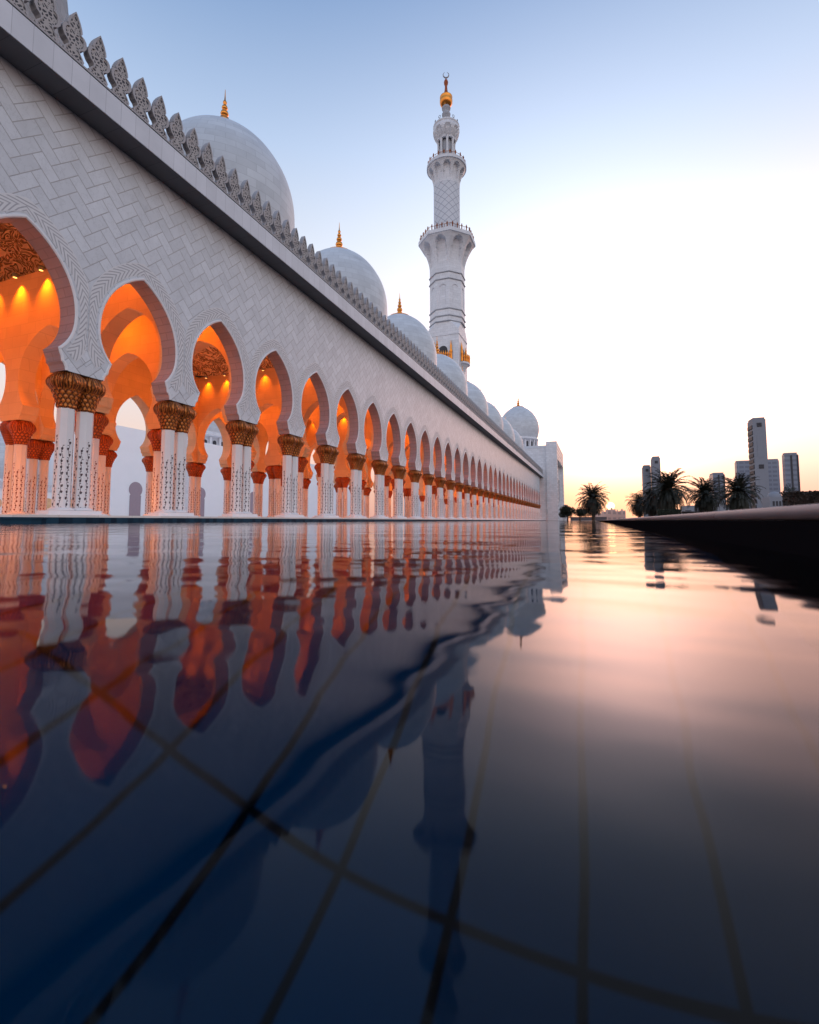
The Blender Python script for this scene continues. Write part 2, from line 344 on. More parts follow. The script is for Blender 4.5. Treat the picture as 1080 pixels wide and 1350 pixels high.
# ------------------------------------------------------------------ mesh builder (world coordinates in, local out)
class MB:
    def __init__(s): s.v = []; s.f = []; s.uv = []; s.mi = []; s.sm = []
    def face(s, pts, uv=None, mi=0, smooth=False):
        b = len(s.v); s.v += [tuple(p) for p in pts]; s.f.append(tuple(range(b, b+len(pts))))
        s.uv.append(uv or [(0, 0)]*len(pts)); s.mi.append(mi); s.sm.append(smooth)
    def grid(s, rows, closed=False, uvs=None, mi=0, smooth=True, flip=False):
        b = len(s.v); n = len(rows[0])
        for r in rows: s.v += [tuple(p) for p in r]
        for i in range(len(rows)-1):
            for j in range(n if closed else n-1):
                j2 = (j+1) % n
                q = [b+i*n+j, b+i*n+j2, b+(i+1)*n+j2, b+(i+1)*n+j]
                if uvs:
                    jj = j+1
                    u = [uvs(i, j), uvs(i, jj), uvs(i+1, jj), uvs(i+1, j)]
                else: u = [(0, 0)]*4
                if flip: q.reverse(); u.reverse()
                s.f.append(tuple(q)); s.uv.append(u); s.mi.append(mi); s.sm.append(smooth)
    def box(s, x0, x1, y0, y1, z0, z1, mi=0):
        p = [(x, y, z) for x in (x0, x1) for y in (y0, y1) for z in (z0, z1)]
        for q in ((0, 1, 3, 2), (4, 6, 7, 5), (0, 4, 5, 1), (2, 3, 7, 6), (0, 2, 6, 4), (1, 5, 7, 3)):
            s.face([p[i] for i in q], mi=mi)
    def lathe(s, prof, cx=0, cy=0, n=32, mi=0, smooth=True, rf=None, usc=1):
        """prof: list (r, z) bottom to top"""
        rows = []
        L = [0]
        for a, b in zip(prof, prof[1:]): L.append(L[-1]+hypot(a[0]-b[0], a[1]-b[1]))
        R = max(p[0] for p in prof)
        for r, z in prof:
            rows.append([(cx+(rf(r, z, 2*pi*k/n) if rf else r)*cos(2*pi*k/n), cy+(rf(r, z, 2*pi*k/n) if rf else r)*sin(2*pi*k/n), z) for k in range(n)])
        s.grid(rows, closed=True, uvs=lambda i, j: (2*pi*j/n*R*usc, L[i]), mi=mi, smooth=smooth)
    def tube(s, pts, r, n=6, mi=0):
        rows = []
        for i, p in enumerate(pts):
            a = pts[max(0, i-1)]; b = pts[min(len(pts)-1, i+1)]
            t = [b[k]-a[k] for k in range(3)]; l = sqrt(sum(q*q for q in t)) or 1; t = [q/l for q in t]
            up = (0, 0, 1) if abs(t[2]) < .9 else (1, 0, 0)
            s1 = (t[1]*up[2]-t[2]*up[1], t[2]*up[0]-t[0]*up[2], t[0]*up[1]-t[1]*up[0]); l = sqrt(sum(q*q for q in s1)); s1 = [q/l for q in s1]
            s2 = (t[1]*s1[2]-t[2]*s1[1], t[2]*s1[0]-t[0]*s1[2], t[0]*s1[1]-t[1]*s1[0])
            rr = r[i] if isinstance(r, (list, tuple)) else r
            rows.append([tuple(p[k]+rr*(cos(2*pi*j/n)*s1[k]+sin(2*pi*j/n)*s2[k]) for k in range(3)) for j in range(n)])
        s.grid(rows, closed=True, mi=mi)
    def prism(s, poly, z0, z1, mi=0):
        n = len(poly)
        for i in range(n):
            a, b = poly[i], poly[(i+1) % n]
            s.face([(a[0], a[1], z0), (b[0], b[1], z0), (b[0], b[1], z1), (a[0], a[1], z1)], mi=mi)
        s.face([(p[0], p[1], z1) for p in poly], mi=mi); s.face([(p[0], p[1], z0) for p in reversed(poly)], mi=mi)
    def mesh(s, name, mats, org=(0, 0, 0)):
        me = bpy.data.meshes.new(name)
        me.from_pydata([(p[0]-org[0], p[1]-org[1], p[2]-org[2]) for p in s.v], [], s.f)
        ul = me.uv_layers.new(name='UVMap'); flat = []
        for u in s.uv:
            for q in u: flat += [q[0], q[1]]
        ul.data.foreach_set('uv', flat)
        me.polygons.foreach_set('material_index', s.mi); me.polygons.foreach_set('use_smooth', s.sm)
        for m in (mats if isinstance(mats, (list, tuple)) else [mats]): me.materials.append(m)
        me.update(); return me
def worg(o):
    x = [0, 0, 0]
    while o:
        for k in range(3): x[k] += o.location[k]
        o = o.parent
    return x
def build(name, mb, mats, parent=None, org=None):
    wo = worg(parent) if parent else [0, 0, 0]
    if org is None: org = wo
    o = bpy.data.objects.new(name, mb.mesh(name, mats, org)); col.objects.link(o)
    o.location = [org[k]-wo[k] for k in range(3)]
    if parent: o.parent = parent
    return o
def inst(name, me, parent, loc):
    """an object at WORLD loc sharing mesh me under parent"""
    o = bpy.data.objects.new(name, me); col.objects.link(o)
    wo = worg(parent) if parent else [0, 0, 0]
    o.location = [loc[k]-wo[k] for k in range(3)]
    if parent: o.parent = parent
    return o
def thing(name, loc, label, cat, group=None):
    o = bpy.data.objects.new(name, None); col.objects.link(o); o.location = loc; o.empty_display_size = .3
    o['label'] = label; o['category'] = cat
    if group: o['group'] = group
    return o
def tag(o, label, cat, group=None):
    o['label'] = label; o['category'] = cat
    if group: o['group'] = group
    return o
def structure(o): o['kind'] = 'structure'; return o

# ------------------------------------------------------------------ setting
PX0, PX1, PY0, PY1 = -14.3, .33, -14., 158.5
ZW, ZF = -.06, -.75
mb = MB(); Z = -.02; B = 6000
mb.face([(-B, -B, Z), (B, -B, Z), (B, PY0, Z), (-B, PY0, Z)]); mb.face([(-B, PY1, Z), (B, PY1, Z), (B, B, Z), (-B, B, Z)])
mb.face([(-B, PY0, Z), (PX0, PY0, Z), (PX0, PY1, Z), (-B, PY1, Z)]); mb.face([(PX1+.1, PY0, Z), (B, PY0, Z), (B, PY1, Z), (PX1+.1, PY1, Z)])
structure(build('ground', mb, M_GROUND))
mb = MB(); mb.face([(PX0-.05, PY0, ZF), (PX1+.1, PY0, ZF), (PX1+.1, PY1, ZF), (PX0-.05, PY1, ZF)])
mb.face([(PX0-.05, PY1, ZF), (PX1+.1, PY1, ZF), (PX1+.1, PY1, -.021), (PX0-.05, PY1, -.021)])
mb.face([(PX0-.05, PY0, ZF), (PX0-.05, PY0, -.021), (PX1+.1, PY0, -.021), (PX1+.1, PY0, ZF)])
structure(build('pool_floor', mb, M_TILE))
mb = MB(); mb.face([(PX0+.001, PY0+.001, ZW), (PX1-.001, PY0+.001, ZW), (PX1-.001, PY1-.001, ZW), (PX0+.001, PY1-.001, ZW)])
structure(build('pool_water', mb, M_WATER))
# blue tiled rim on the arcade side, with the stepped block at its near end, and far rim
mb = MB(); mb.box(PX0-.55, PX0, PY0, PY1, ZF, .095)
structure(build('pool_rim', mb, M_BTILE))
t_ = thing('tiled_block', (-13.6, 0, ZF), 'dark blue tiled block stepping out from the left pool edge', 'pool step')
mb = MB(); mb.box(PX0+.003, -11.2, -6, 7.1, ZF, .03); build('step_body', mb, M_BTILE, t_)
mb = MB(); mb.box(PX0+.003, -11.18, -6.02, 7.12, .03, .05); build('step_cap', mb, M_BTILE, t_)
mb = MB(); mb.box(-9.3, PX1, PY1, PY1+.8, ZF, .03); structure(build('pool_end_kerb', mb, M_PAVE))
mb = MB(); mb.box(-60, PX0-.3, PY0, 157, -.015, .165); structure(build('pavement', mb, M_PAVE))
mb = MB(); mb.box(-150, -60.01, PY0, 220, -.016, .15); structure(build('courtyard_paving', mb, M_PAVE))

# right hand pool wall with bullnose coping
t_ = thing('pool_wall', (PX1+.2, 0, ZF), 'black pool wall along the right edge topped by pale rounded coping', 'pool wall')
mb = MB(); mb.box(PX1+.004, PX1+.5, PY0, PY1, ZF, -.001); build('wall_face', mb, M_PWALL, t_)
mb = MB()
prof = [(.012, -.0005)]+[(.015-.015*sin(a), .0145-.0145*cos(a)) for a in [k*pi/12 for k in range(1, 13)]]
prof = [(.02, -.0005), (.009, .0005), (.003, .004), (0, .010), (.001, .017), (.006, .023), (.014, .0272), (.025, .029), (.49, .029), (.50, .024), (.50, -.0005)]
y = PY0
while y < PY1:
    L = .98 if y < 40 else 8
    rows = [[(PX1+a, yy, z) for a, z in prof] for yy in (y+.0025, min(y+L-.0025, PY1))]
    mb.grid(rows, smooth=True); mb.face(rows[0]); mb.face(rows[1][::-1])
    y += L
cp = build('coping', mb, M_COPE, t_)

# ------------------------------------------------------------------ horseshoe arches
def arch_profile(hw_b, R, neck, zb=4.83, zn=5.5, apex=9.1, n=22, sx=1.):
    """points (u, z) from left foot over the crown to the right foot, u measured from the arch centre"""
    left = [(-hw_b, zb), (-hw_b+.015, zb+.10), (-hw_b+.06, zb+.20), (-hw_b+.14, zb+.27),
            (-hw_b+.14, zb+.30), (-hw_b+.16, zb+.42), (-hw_b+.21, zb+.53), (-neck-.02, zn-.04), (-neck, zn)]
    dz = sqrt(max(0, R*R-neck*neck)); zc = zn+dz*.96
    a0 = atan2(-dz, -neck)  # from neck to widest
    pts = []
    for k in range(1, 9):
        a = a0-(a0+pi)*k/8
        pts.append((R*cos(a), zc+R*.96*sin(a)))
    h = apex-zc; rr = (R*R+h*h)/(2*R)
    # pointed upper arc, centre at (rr-R, zc)
    aend = atan2(h, -(rr-R))
    up = []
    for k in range(1, n+1):
        a = pi-(pi-aend)*k/n
        up.append(((rr-R)+rr*cos(a), zc+rr*sin(a)))
    up = [(u*(1+.02*sin(pi*(k+1)/n)), z) for k, (u, z) in enumerate(up)]
    L = left+pts+up
    L[-1] = (0, apex)
    return L+[(-u, z) for u, z in reversed(L[:-1])], zc
def outer_pts(prof, zc, u0, u1, zt):
    out = []
    c = (0, zc)
    for u, z in prof:
        if z <= zc or abs(u) < 1e-6 and z < zc:
            out.append((u0 if u < 0 else u1, z))
        else:
            dx, dz = u, z-zc
            s = 1e9
            if dx < -1e-9: s = min(s, u0/dx)
            if dx > 1e-9: s = min(s, u1/dx)
            if dz > 1e-9: s = min(s, (zt-zc)/dz)
            out.append((dx*s, zc+dz*s))
    return out
def arch_panel(mb, fr, uc, u0, u1, zt, prof, zc, a_front, a_back, mi_f, mi_b, mi_i):
    """fr(u, a, z) -> world; faces at depth a_front (seen) and a_back, soffit between. u relative to uc."""
    out = outer_pts(prof, zc, u0, u1, zt)
    # insert corner points: split faces when outer passes a corner
    for a, mi, flip in ((a_front, mi_f, False), (a_back, mi_b, True)):
        for i in range(len(prof)-1):
            p, q, r, s = prof[i], prof[i+1], out[i+1], out[i]
            poly = [p, q, r]
            if (abs(r[1]-zt) < 1e-6) != (abs(s[1]-zt) < 1e-6):
                poly.append((u0 if (r[0]+s[0]) < 0 else u1, zt))
            poly.append(s)
            pts = [fr(uc+x, a, z) for x, z in poly]
            mb.face(pts if not flip else pts[::-1], mi=mi)
    L = 0
    Ls = [0]
    for a, b in zip(prof, prof[1:]): Ls.append(Ls[-1]+hypot(a[0]-b[0], a[1]-b[1]))
    rows = [[fr(uc+x, a_front, z) for x, z in prof], [fr(uc+x, a_back, z) for x, z in prof]]
    mb.grid(rows, uvs=lambda i, j: (i*.72, Ls[j]), mi=mi_i, smooth=False, flip=True)
    # underside at the imposts
    zb = prof[0][1]
    for sgn in (-1, 1):
        e = u0 if sgn < 0 else u1; f_ = prof[0][0] if sgn < 0 else prof[-1][0]
        mb.face([fr(uc+e, a_front, zb), fr(uc+f_, a_front, zb), fr(uc+f_, a_back, zb), fr(uc+e, a_back, zb)], mi=mi_i)

SP = 4.1; Y0 = 11.0; NB0, NB1 = -3, 35           # column lines n = NB0..NB1
XF, XB = -15.8, -16.52                            # facade wall faces
XR = [-16.17, -21.3, -26.3, -31.3]
ZS = 13.5                                         # soffit height
YE = 157.0
AR = thing('mosque_arcade', (-23.5, 80, .165), 'long white marble arcade glowing orange inside, with horseshoe arches, toothed roofline and row of domes', 'arcade')
prof, zc = arch_profile(1.38, 1.60, 1.12)
frY = lambda u, a, z: (a, u, z)
frX = lambda u, a, z: (u, a, z)
mb = MB(); 
for n in range(NB0, NB1+1):
    yc = Y0+SP*(n+.5)
    u1 = SP/2 if n < NB1 else (YE-yc)
    if n == NB1 and u1 < 1.5: continue
    arch_panel(mb, frY, yc, -SP/2, u1, ZS, prof, zc, XF, XB, 0, 1, 2)
YS = Y0+SP*NB0
mb.face([(XF, YS, 4.83), (XB, YS, 4.83), (XB, YS, ZS), (XF, YS, ZS)], mi=0)
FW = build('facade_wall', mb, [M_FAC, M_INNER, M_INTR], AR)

# surrounds: raised moulding and feather relief following each facade arch
def offset(prof, dd):
    out = []
    n = len(prof)
    for i, p in enumerate(prof):
        a = prof[max(0, i-1)]; b = prof[min(n-1, i+1)]
        t = (b[0]-a[0], b[1]-a[1]); l = hypot(*t) or 1
        nx, nz = -t[1]/l, t[0]/l
        if i == n//2: nx, nz = 0, 1
        out.append((p[0]+nx*dd, p[1]+nz*dd))
    return out
bulb = [p for p in prof[8:len(prof)-8]]
def surround_mesh():
    m = MB()
    o0 = offset(prof, 0); o1 = offset(prof, .035); o2 = offset(prof, .085); o3 = offset(prof, .10)
    m.grid([[(0, u, z) for u, z in o0], [(.028, u, z) for u, z in o1], [(.028, u, z) for u, z in o2], [(0, u, z) for u, z in o3]], smooth=False, mi=0, flip=True)
    # the feather band
    k0 = 9; sub = prof[k0:len(prof)-k0]
    f0 = offset(prof, .17)[k0:len(prof)-k0]; f1 = offset(prof, .64)[k0:len(prof)-k0]
    def clampu(p): return (max(-2.03, min(2.03, p[0])), p[1])
    rows = []
    Ls = [0]
    for a, b in zip(f0, f0[1:]): Ls.append(Ls[-1]+hypot(a[0]-b[0], a[1]-b[1]))
    half = Ls[len(f0)//2]
    nr = 4
    for r in range(nr+1):
        q = r/nr
        rows.append([(.008,)+clampu((a[0]*(1-q)+b[0]*q, a[1]*(1-q)+b[1]*q)) for a, b in zip(f0, f1)])
    m.grid(rows, uvs=lambda i, j: (-abs(Ls[j]-half), i/nr), smooth=False, mi=1, flip=True)
    return m
sm = surround_mesh().mesh('arch_surround', [M_MOLD, M_FEATH])
for n in range(NB0, NB1):
    inst('arch_surround', sm, FW, (XF, Y0+SP*(n+.5), 0))
# diamond blocks above the capitals
dm = MB(); s_ = .30
for a, b, x in ((s_, s_-.018, .006), (s_*.0+.62, .60, .006)):
    pa = [(0, a), (a, 0), (0, -a), (-a, 0)]; pb = [(0, b), (b, 0), (0, -b), (-b, 0)]
    if a > .5: continue
    for i in range(4):
        j = (i+1) % 4
        dm.face([(x, pa[i][0], pa[i][1]), (x, pa[j][0], pa[j][1]), (x, pb[j][0], pb[j][1]), (x, pb[i][0], pb[i][1])])
dme = dm.mesh('diamond_joint', M_BAND)
for n in range(NB0+1, NB1+1):
    if n <= 14: inst('diamond_joint', dme, FW, (XF, Y0+SP*n, 5.42))

# inner back wall
mb = MB()
for n in range(NB0, NB1+1):
    yc = Y0+SP*(n+.5); u1 = SP/2 if n < NB1 else (YE-yc)
    if n == NB1 and u1 < 1.5: continue
    arch_panel(mb, frY, yc, -SP/2, u1, 12.0, prof, zc, XR[3]+.45, XR[3]-.45, 0, 1, 2)
build('back_wall', mb, [M_INNER, M_STONE, M_INNER], AR)
# transverse walls
profT, zcT = arch_profile(1.80, 2.02, 1.55, apex=9.2)
TW = [n for n in range(NB0, NB1+1) if n % 4 in (1, 2)]
for n in TW:
    yw = Y0+SP*n
    mb = MB()
    for i in range(3):
        xa, xb = XR[i], XR[i+1]; xc = (xa+xb)/2
        u1 = min(xa, XB-.002)-xc; u0 = max(xb, XR[3]+.452)-xc
        arch_panel(mb, frX, xc, u0, u1, 12.0, profT, zcT, yw-.38, yw+.38, 0, 0, 1)
    build('transverse_wall', mb, [M_INNER, M_INNER], AR)
# ceilings: flat carved over narrow bays, vaults over chambers
XDC = -23.6
CH = []        # chamber index -> (ya, yb)
ns = [-2]+[n for n in range(NB0, NB1+1) if n % 4 == 2]
for n in ns:
    if n % 4 != 2: continue
    ya, yb = Y0+SP*n+.38, Y0+SP*(n+3)-.38
    if yb > YE: break
    CH.append((ya, yb, (ya+yb)/2))
mb = MB()
for n in TW:
    if n % 4 == 1:
        ya, yb = Y0+SP*n+.38, Y0+SP*(n+1)-.38
        mb.face([(XB, ya, 12), (XB, yb, 12), (XR[3]+.45, yb, 12), (XR[3]+.45, ya, 12)])
build('bay_ceiling', mb, M_RELIEF, AR)
for ya, yb, yc in CH:
    mb = MB(); x0, x1 = XR[3]+.45, XB; hx, hy = (x1-x0)/2, (yb-ya)/2; xm = (x0+x1)/2
    rows = []; NN = 48
    for k in range(16):
        if k <= 6:
            q = k/6; p = 20*(1-q)**2+2
            z = 12+1.9*(1-cos(q*pi/2)) if k else 12
            z = 12+1.7*q; rx = hx+(4.5-hx)*(1-cos(q*pi/2)); ry = hy+(4.5-hy)*(1-cos(q*pi/2))
            row = []
            for j in range(NN):
                a = 2*pi*(j+.5)/NN; c, s = cos(a), sin(a)
                den = (abs(c)**p+abs(s)**p)**(1/p)
                row.append((xm+(XDC-xm)*q+rx*c/den, yc+ry*s/den, z))
        else:
            q = (k-6)/9*pi/2
            row = [(XDC+4.5*cos(q)*cos(2*pi*(j+.5)/NN)+(0), yc+4.5*cos(q)*sin(2*pi*(j+.5)/NN), 13.7+4.8*sin(q)) for j in range(NN)]
        rows.append(row)
    mb.grid(rows, closed=True)
    mb.grid([[(x1, ya, 12), (x1, yb, 12)], [(x1, ya, 12.001), (x1, yb, 12.001)]])
    build('vault', mb, M_RELIEF, AR)
# roof
mb = MB(); XO = -15.0; XW = -32.6; ZR = 14.38
def roof_panel(ya, yb, hole):
    if hole is None:
        mb.face([(XO, ya, ZR), (XO, yb, ZR), (XW, yb, ZR), (XW, ya, ZR)])
    else:
        NN = 40; r0 = 4.55; row1 = []; row2 = []
        for j in range(NN):
            a = 2*pi*(j+.5)/NN; c, s = cos(a), sin(a)
            k = min(((XO if c > 0 else XW)-XDC)/c if abs(c) > 1e-6 else 1e9, ((yb if s > 0 else ya)-hole)/s if abs(s) > 1e-6 else 1e9)
            row1.append((XDC+r0*c, hole+r0*s, ZR)); row2.append((XDC+k*c, hole+k*s, ZR))
        mb.grid([row1, row2], closed=True, smooth=False)
yprev = YS
for ya, yb, yc in CH:
    if yc-7 > yprev: roof_panel(yprev, yc-7, None)
    roof_panel(yc-7, yc+7, yc); yprev = yc+7
roof_panel(yprev, YE, None)
mb.face([(XW, YS, 12), (XW, YE, 12), (XW, YE, ZR), (XW, YS, ZR)])
mb.face([(XW, YS, 12.), (XR[3]-.45, YS, 12.), (XR[3]-.45, YE, 12.), (XW, YE, 12.)])
build('roof', mb, M_STONE, AR)
# cornice
mb = MB()
XC = -14.85
mb.box(XC, XF+.0-.2, YS, YE, ZS+.003, 14.36, 0)
co = build('cornice', mb, M_CORN, AR)
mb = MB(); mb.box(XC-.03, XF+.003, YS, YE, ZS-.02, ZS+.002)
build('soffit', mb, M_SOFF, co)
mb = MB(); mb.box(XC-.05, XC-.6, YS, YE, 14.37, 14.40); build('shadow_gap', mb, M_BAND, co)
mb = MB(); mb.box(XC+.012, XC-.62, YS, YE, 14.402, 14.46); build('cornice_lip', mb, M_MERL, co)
mb = MB(); mb.box(XW, XW+.4, YS, YE, ZR+.003, 15.3); build('rear_parapet', mb, M_STONE, AR)

# merlons
half = [(.36, 0), (.36, .10), (.30, .14), (.33, .22), (.25, .34), (.18, .42), (.17, .48), (.21, .54), (.30, .60), (.37, .72), (.385, .84), (.36, .95), (.30, 1.02), (.20, 1.05), (.235, 1.12), (.215, 1.24), (.15, 1.42), (.07, 1.57), (0, 1.68)]
outl = half+[(-u, z) for u, z in reversed(half[:-1])]
def merlon(simple=False):
    m = MB(); n = len(outl)
    t0, t1 = .12, -.12
    inner = [(u*.76, .06+z*.92) for u, z in outl]
    from itertools import chain
    m.grid([[(t0, u, z) for u, z in outl], [(t1, u, z) for u, z in outl]], closed=True, smooth=False)
    m.grid([[(t0, u, z) for u, z in outl], [(t0, u, z) for u, z in inner], [(t0-.03, u, z) for u, z in inner]], closed=True, smooth=False, flip=True)
    m.grid([[(t1, u, z) for u, z in outl], [(t1, u, z) for u, z in inner]], closed=True, smooth=False)
    for x, fl in ((t0-.03, 0), (t1, 1)):
        for i in range(n//2):
            a, b = inner[i], inner[i+1]
            q = [(x, a[0], a[1]), (x, b[0], b[1]), (x, -b[0], b[1]), (x, -a[0], a[1])]
            m.face(q if not fl else q[::-1], mi=1)
    return m
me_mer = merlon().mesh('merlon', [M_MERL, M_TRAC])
rest = MB(); mref = merlon()
YM0 = 9.55-.815*3
cnt = 0
ys = []
yy = YM0
while yy < YE-.4: ys.append(yy); yy += .815
for yy in ys:
    if cnt < 100:
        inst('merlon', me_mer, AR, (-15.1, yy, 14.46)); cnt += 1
    else:
        b = len(rest.v); rest.v += [(v[0]-15.1, v[1]+yy, v[2]+14.46) for v in mref.v]
        rest.f += [tuple(q+b for q in f) for f in mref.f]; rest.uv += mref.uv; rest.mi += mref.mi; rest.sm += mref.sm
o = build('distant_merlons', rest, [M_MERL, M_TRAC], AR); o['kind'] = 'stuff'

# columns ------------------------------------------------------------------
ZP = .165; ZC0, ZC1 = 3.66, 4.83
def shaft_mesh(mt):
    m = MB(); R = .262; prof_ = [(R*1.0, .42), (R, 3.70)]
    ang = [pi/8+k*pi/4 for k in range(9)]
    for k in range(8):
        a, b = ang[k], ang[k+1]
        m.face([(R*cos(a), R*sin(a), .42), (R*cos(b), R*sin(b), .42), (R*.97*cos(b), R*.97*sin(b), 3.70), (R*.97*cos(a), R*.97*sin(a), 3.70)],
               uv=[(k, 0), (k+1, 0), (k+1, 3.28), (k, 3.28)])
    return m.mesh('column', mt)
def cap_mesh(mt, na=56, nz=26):
    m = MB(); rows = []
    H = ZC1-ZC0
    ctrl = [(0, .25), (.03, .285), (.07, .27), (.2, .31), (.38, .385), (.5, .45), (.62, .505), (.74, .525), (.86, .50), (.95, .44), (1, .36)]
    def R(q):
        for (a, ra), (b, rb) in zip(ctrl, ctrl[1:]):
            if q <= b: return ra+(rb-ra)*(q-a)/(b-a)
        return ctrl[-1][1]
    for i in range(nz+1):
        q = i/nz; row = []
        for j in range(na):
            th = 2*pi*j/na; r = R(q)
            if .07 < q < .50:      # overlapping scales
                s = (q-.07)/.43*4
                k_ = floor(s); fr_ = s-k_
                ph = 7*th+(pi/2 if k_ % 2 else 0)
                edge = abs(cos(ph))
                r += .06*edge*(1-.7*fr_)-.03
            elif q >= .50:          # hanging palm leaves
                lobe_ = abs(cos(4.5*th+.5))
                r += .08*lobe_**.6*sin(pi*min(1, (q-.5)/.42))-.02
                r += .014*sin(26*th)*(1 if q < .95 else 0)
            row.append((r*cos(th), r*sin(th), ZC0+H*q))
        rows.append(row)
    m.grid(rows, closed=True, uvs=lambda i, j: (j/na, i/nz))
    m.face([(.36*cos(2*pi*j/16), .36*sin(2*pi*j/16), ZC1-.002) for j in range(16)])
    return m.mesh('capital', mt)
def base_mesh(mt):
    m = MB(); m.lathe([(.33, .32), (.36, .335), (.365, .36), (.35, .385), (.30, .40), (.285, .425), (.26, .43)], n=24)
    m.face([(.36*cos(-2*pi*j/16), .36*sin(-2*pi*j/16), .322) for j in range(16)])
    return m.mesh('base', mt)
SH = [shaft_mesh(M_COLF), shaft_mesh(M_COLI)]; CP = [cap_mesh(M_GOLD), cap_mesh(M_GOLDR)]; BS = base_mesh(M_MOLD)
pos = []; clusters = []
for n in range(NB0, NB1+1):
    y = Y0+SP*n
    clusters.append((XR[0], y, 'y', 0)); clusters.append((XR[3], y, 'y', 1))
    if n in TW:
        clusters.append((XR[1], y, 'x', 1)); clusters.append((XR[2], y, 'x', 1))
for cx, cy_, ax, kind in clusters:
    for s in (-.32, .32):
        pos.append((cx+(s if ax == 'x' else 0), cy_+(s if ax == 'y' else 0), kind))
def seen(x, y): return x/y > -1.75 if y > 2 else False    # inside the frame's left edge, roughly
pos.sort(key=lambda p: (0 if seen(p[0], p[1]) else 1, hypot(p[0], p[1])*(1.0 if p[2] == 0 else 1.25)))
def low_cap():
    m = MB(); m.lathe([(.25, 3.66), (.30, 3.8), (.42, 4.15), (.52, 4.45), (.50, 4.7), (.4, 4.83)], n=12); return m
lc = low_cap(); rs = [MB(), MB()]
for i, (x, y, k) in enumerate(pos):
    if i < 100:
        o = inst('column', SH[k], AR, (x, y, 0))
        inst('capital', CP[k], o, (x, y, 0)); inst('base', BS, o, (x, y, 0))
    else:
        r = rs[0]
        R = .26
        ang = [pi/8+q*pi/4 for q in range(9)]
        for q in range(8):
            a, b = ang[q], ang[q+1]
            r.face([(x+R*cos(a), y+R*sin(a), .33), (x+R*cos(b), y+R*sin(b), .33), (x+R*cos(b), y+R*sin(b), 3.70), (x+R*cos(a), y+R*sin(a), 3.70)], uv=[(q, 0), (q+1, 0), (q+1, 3.28), (q, 3.28)], mi=k)
        b = len(r.v); r.v += [(v[0]+x, v[1]+y, v[2]) for v in lc.v]; r.f += [tuple(q+b for q in f) for f in lc.f]; r.uv += lc.uv; r.mi += [2+k]*len(lc.f); r.sm += lc.sm
o = build('distant_columns', rs[0], [M_COLF, M_COLI, M_GOLD, M_GOLDR], AR); o['kind'] = 'stuff'
# plinths
pm = MB(); a_, b_, c_ = .48, .95, .22
def octp(a, b, c): return [(a, -b+c), (a, b-c), (a-c, b), (-a+c, b), (-a, b-c), (-a, -b+c), (-a+c, -b), (a-c, -b)]
pm.prism(octp(.62, 1.02, .22), ZP+.001, ZP+.045); pm.prism(octp(.50, .88, .2), ZP+.046, .322)
pme = pm.mesh('plinth', M_MOLD)
pm2 = MB(); pm2.prism([(p[1], -p[0]) for p in octp(.62, 1.02, .22)], ZP+.001, ZP+.045); pm2.prism([(p[1], -p[0]) for p in octp(.50, .88, .2)], ZP+.046, .322)
pme2 = pm2.mesh('plinth', M_MOLD)
clusters.sort(key=lambda c: hypot(c[0], c[1]) if seen(c[0], c[1]) else 1e3)
prest = MB()
for i, (cx, cy_, ax, kind) in enumerate(clusters):
    if i < 80: inst('plinth', pme if ax == 'y' else pme2, AR, (cx, cy_, 0))
    else: prest.prism([(cx+p[0], cy_+p[1]) for p in (octp(.5, .9, .2) if ax == 'y' else [(q[1], -q[0]) for q in octp(.5, .9, .2)])], ZP+.001, .325)
o = build('distant_plinths', prest, M_MOLD, AR); o['kind'] = 'stuff'

# domes ------------------------------------------------------------------
def finial(parent, x, y, z0, h, ring_r=1.15, ring_z=0, name='finial'):
    crescent = False
    m = MB(); s = h/2.4
    if ring_r: m.lathe([(ring_r-.1, ring_z-.1), (ring_r+.05, ring_z), (ring_r+.09, ring_z+.07), (ring_r*.95, ring_z+.14), (ring_r*.4, ring_z+(z0-ring_z)*.7), (.2*s, z0)], x, y, 24)
    pr_ = [(.30, -.02), (.32, .06), (.25, .14), (.2, .2), (.26, .28), (.31, .42), (.26, .58), (.15, .64), (.13, .70), (.2, .76), (.235, .86), (.2, .98), (.11, 1.04), (.10, 1.1), (.15, 1.15), (.175, 1.24), (.14, 1.34), (.08, 1.39), (.075, 1.46), (.11, 1.52), (.115, 1.6), (.08, 1.68), (.045, 1.74), (.03, 2.0), (.012, 2.4)]
    m.lathe([(a*s, z0+b*s) for a, b in pr_], x, y, 20)
    o = build(name, m, M_FIN, parent)
    if crescent:
        m = MB(); R = .75*s*crescent; zc_ = z0+2.4*s+R*.9
        pts = []; rr = []
        for k in range(25):
            a = radians(130+ (k/24)*300)
            pts.append((x+R*cos(a)*.94, y+R*cos(a)*-.34, zc_+R*sin(a))); rr.append(.02*s+.11*s*sin(pi*k/24)*crescent)
        m.tube(pts, rr, 6); build('crescent', m, M_BAND, o)
    return o
DP = [(4.62, 14.38), (4.66, 14.6), (4.7, 14.62), (4.7, 16.7), (4.95, 16.8), (4.98, 17.05), (4.70, 17.15), (4.62, 17.3), (4.74, 18.4), (4.88, 19.6), (4.93, 20.8), (4.88, 21.9), (4.72, 22.8), (4.42, 23.7), (4.0, 24.5), (3.45, 25.3), (2.8, 25.98), (2.1, 26.5), (1.35, 26.92), (.7, 27.15), (.05, 27.3)]
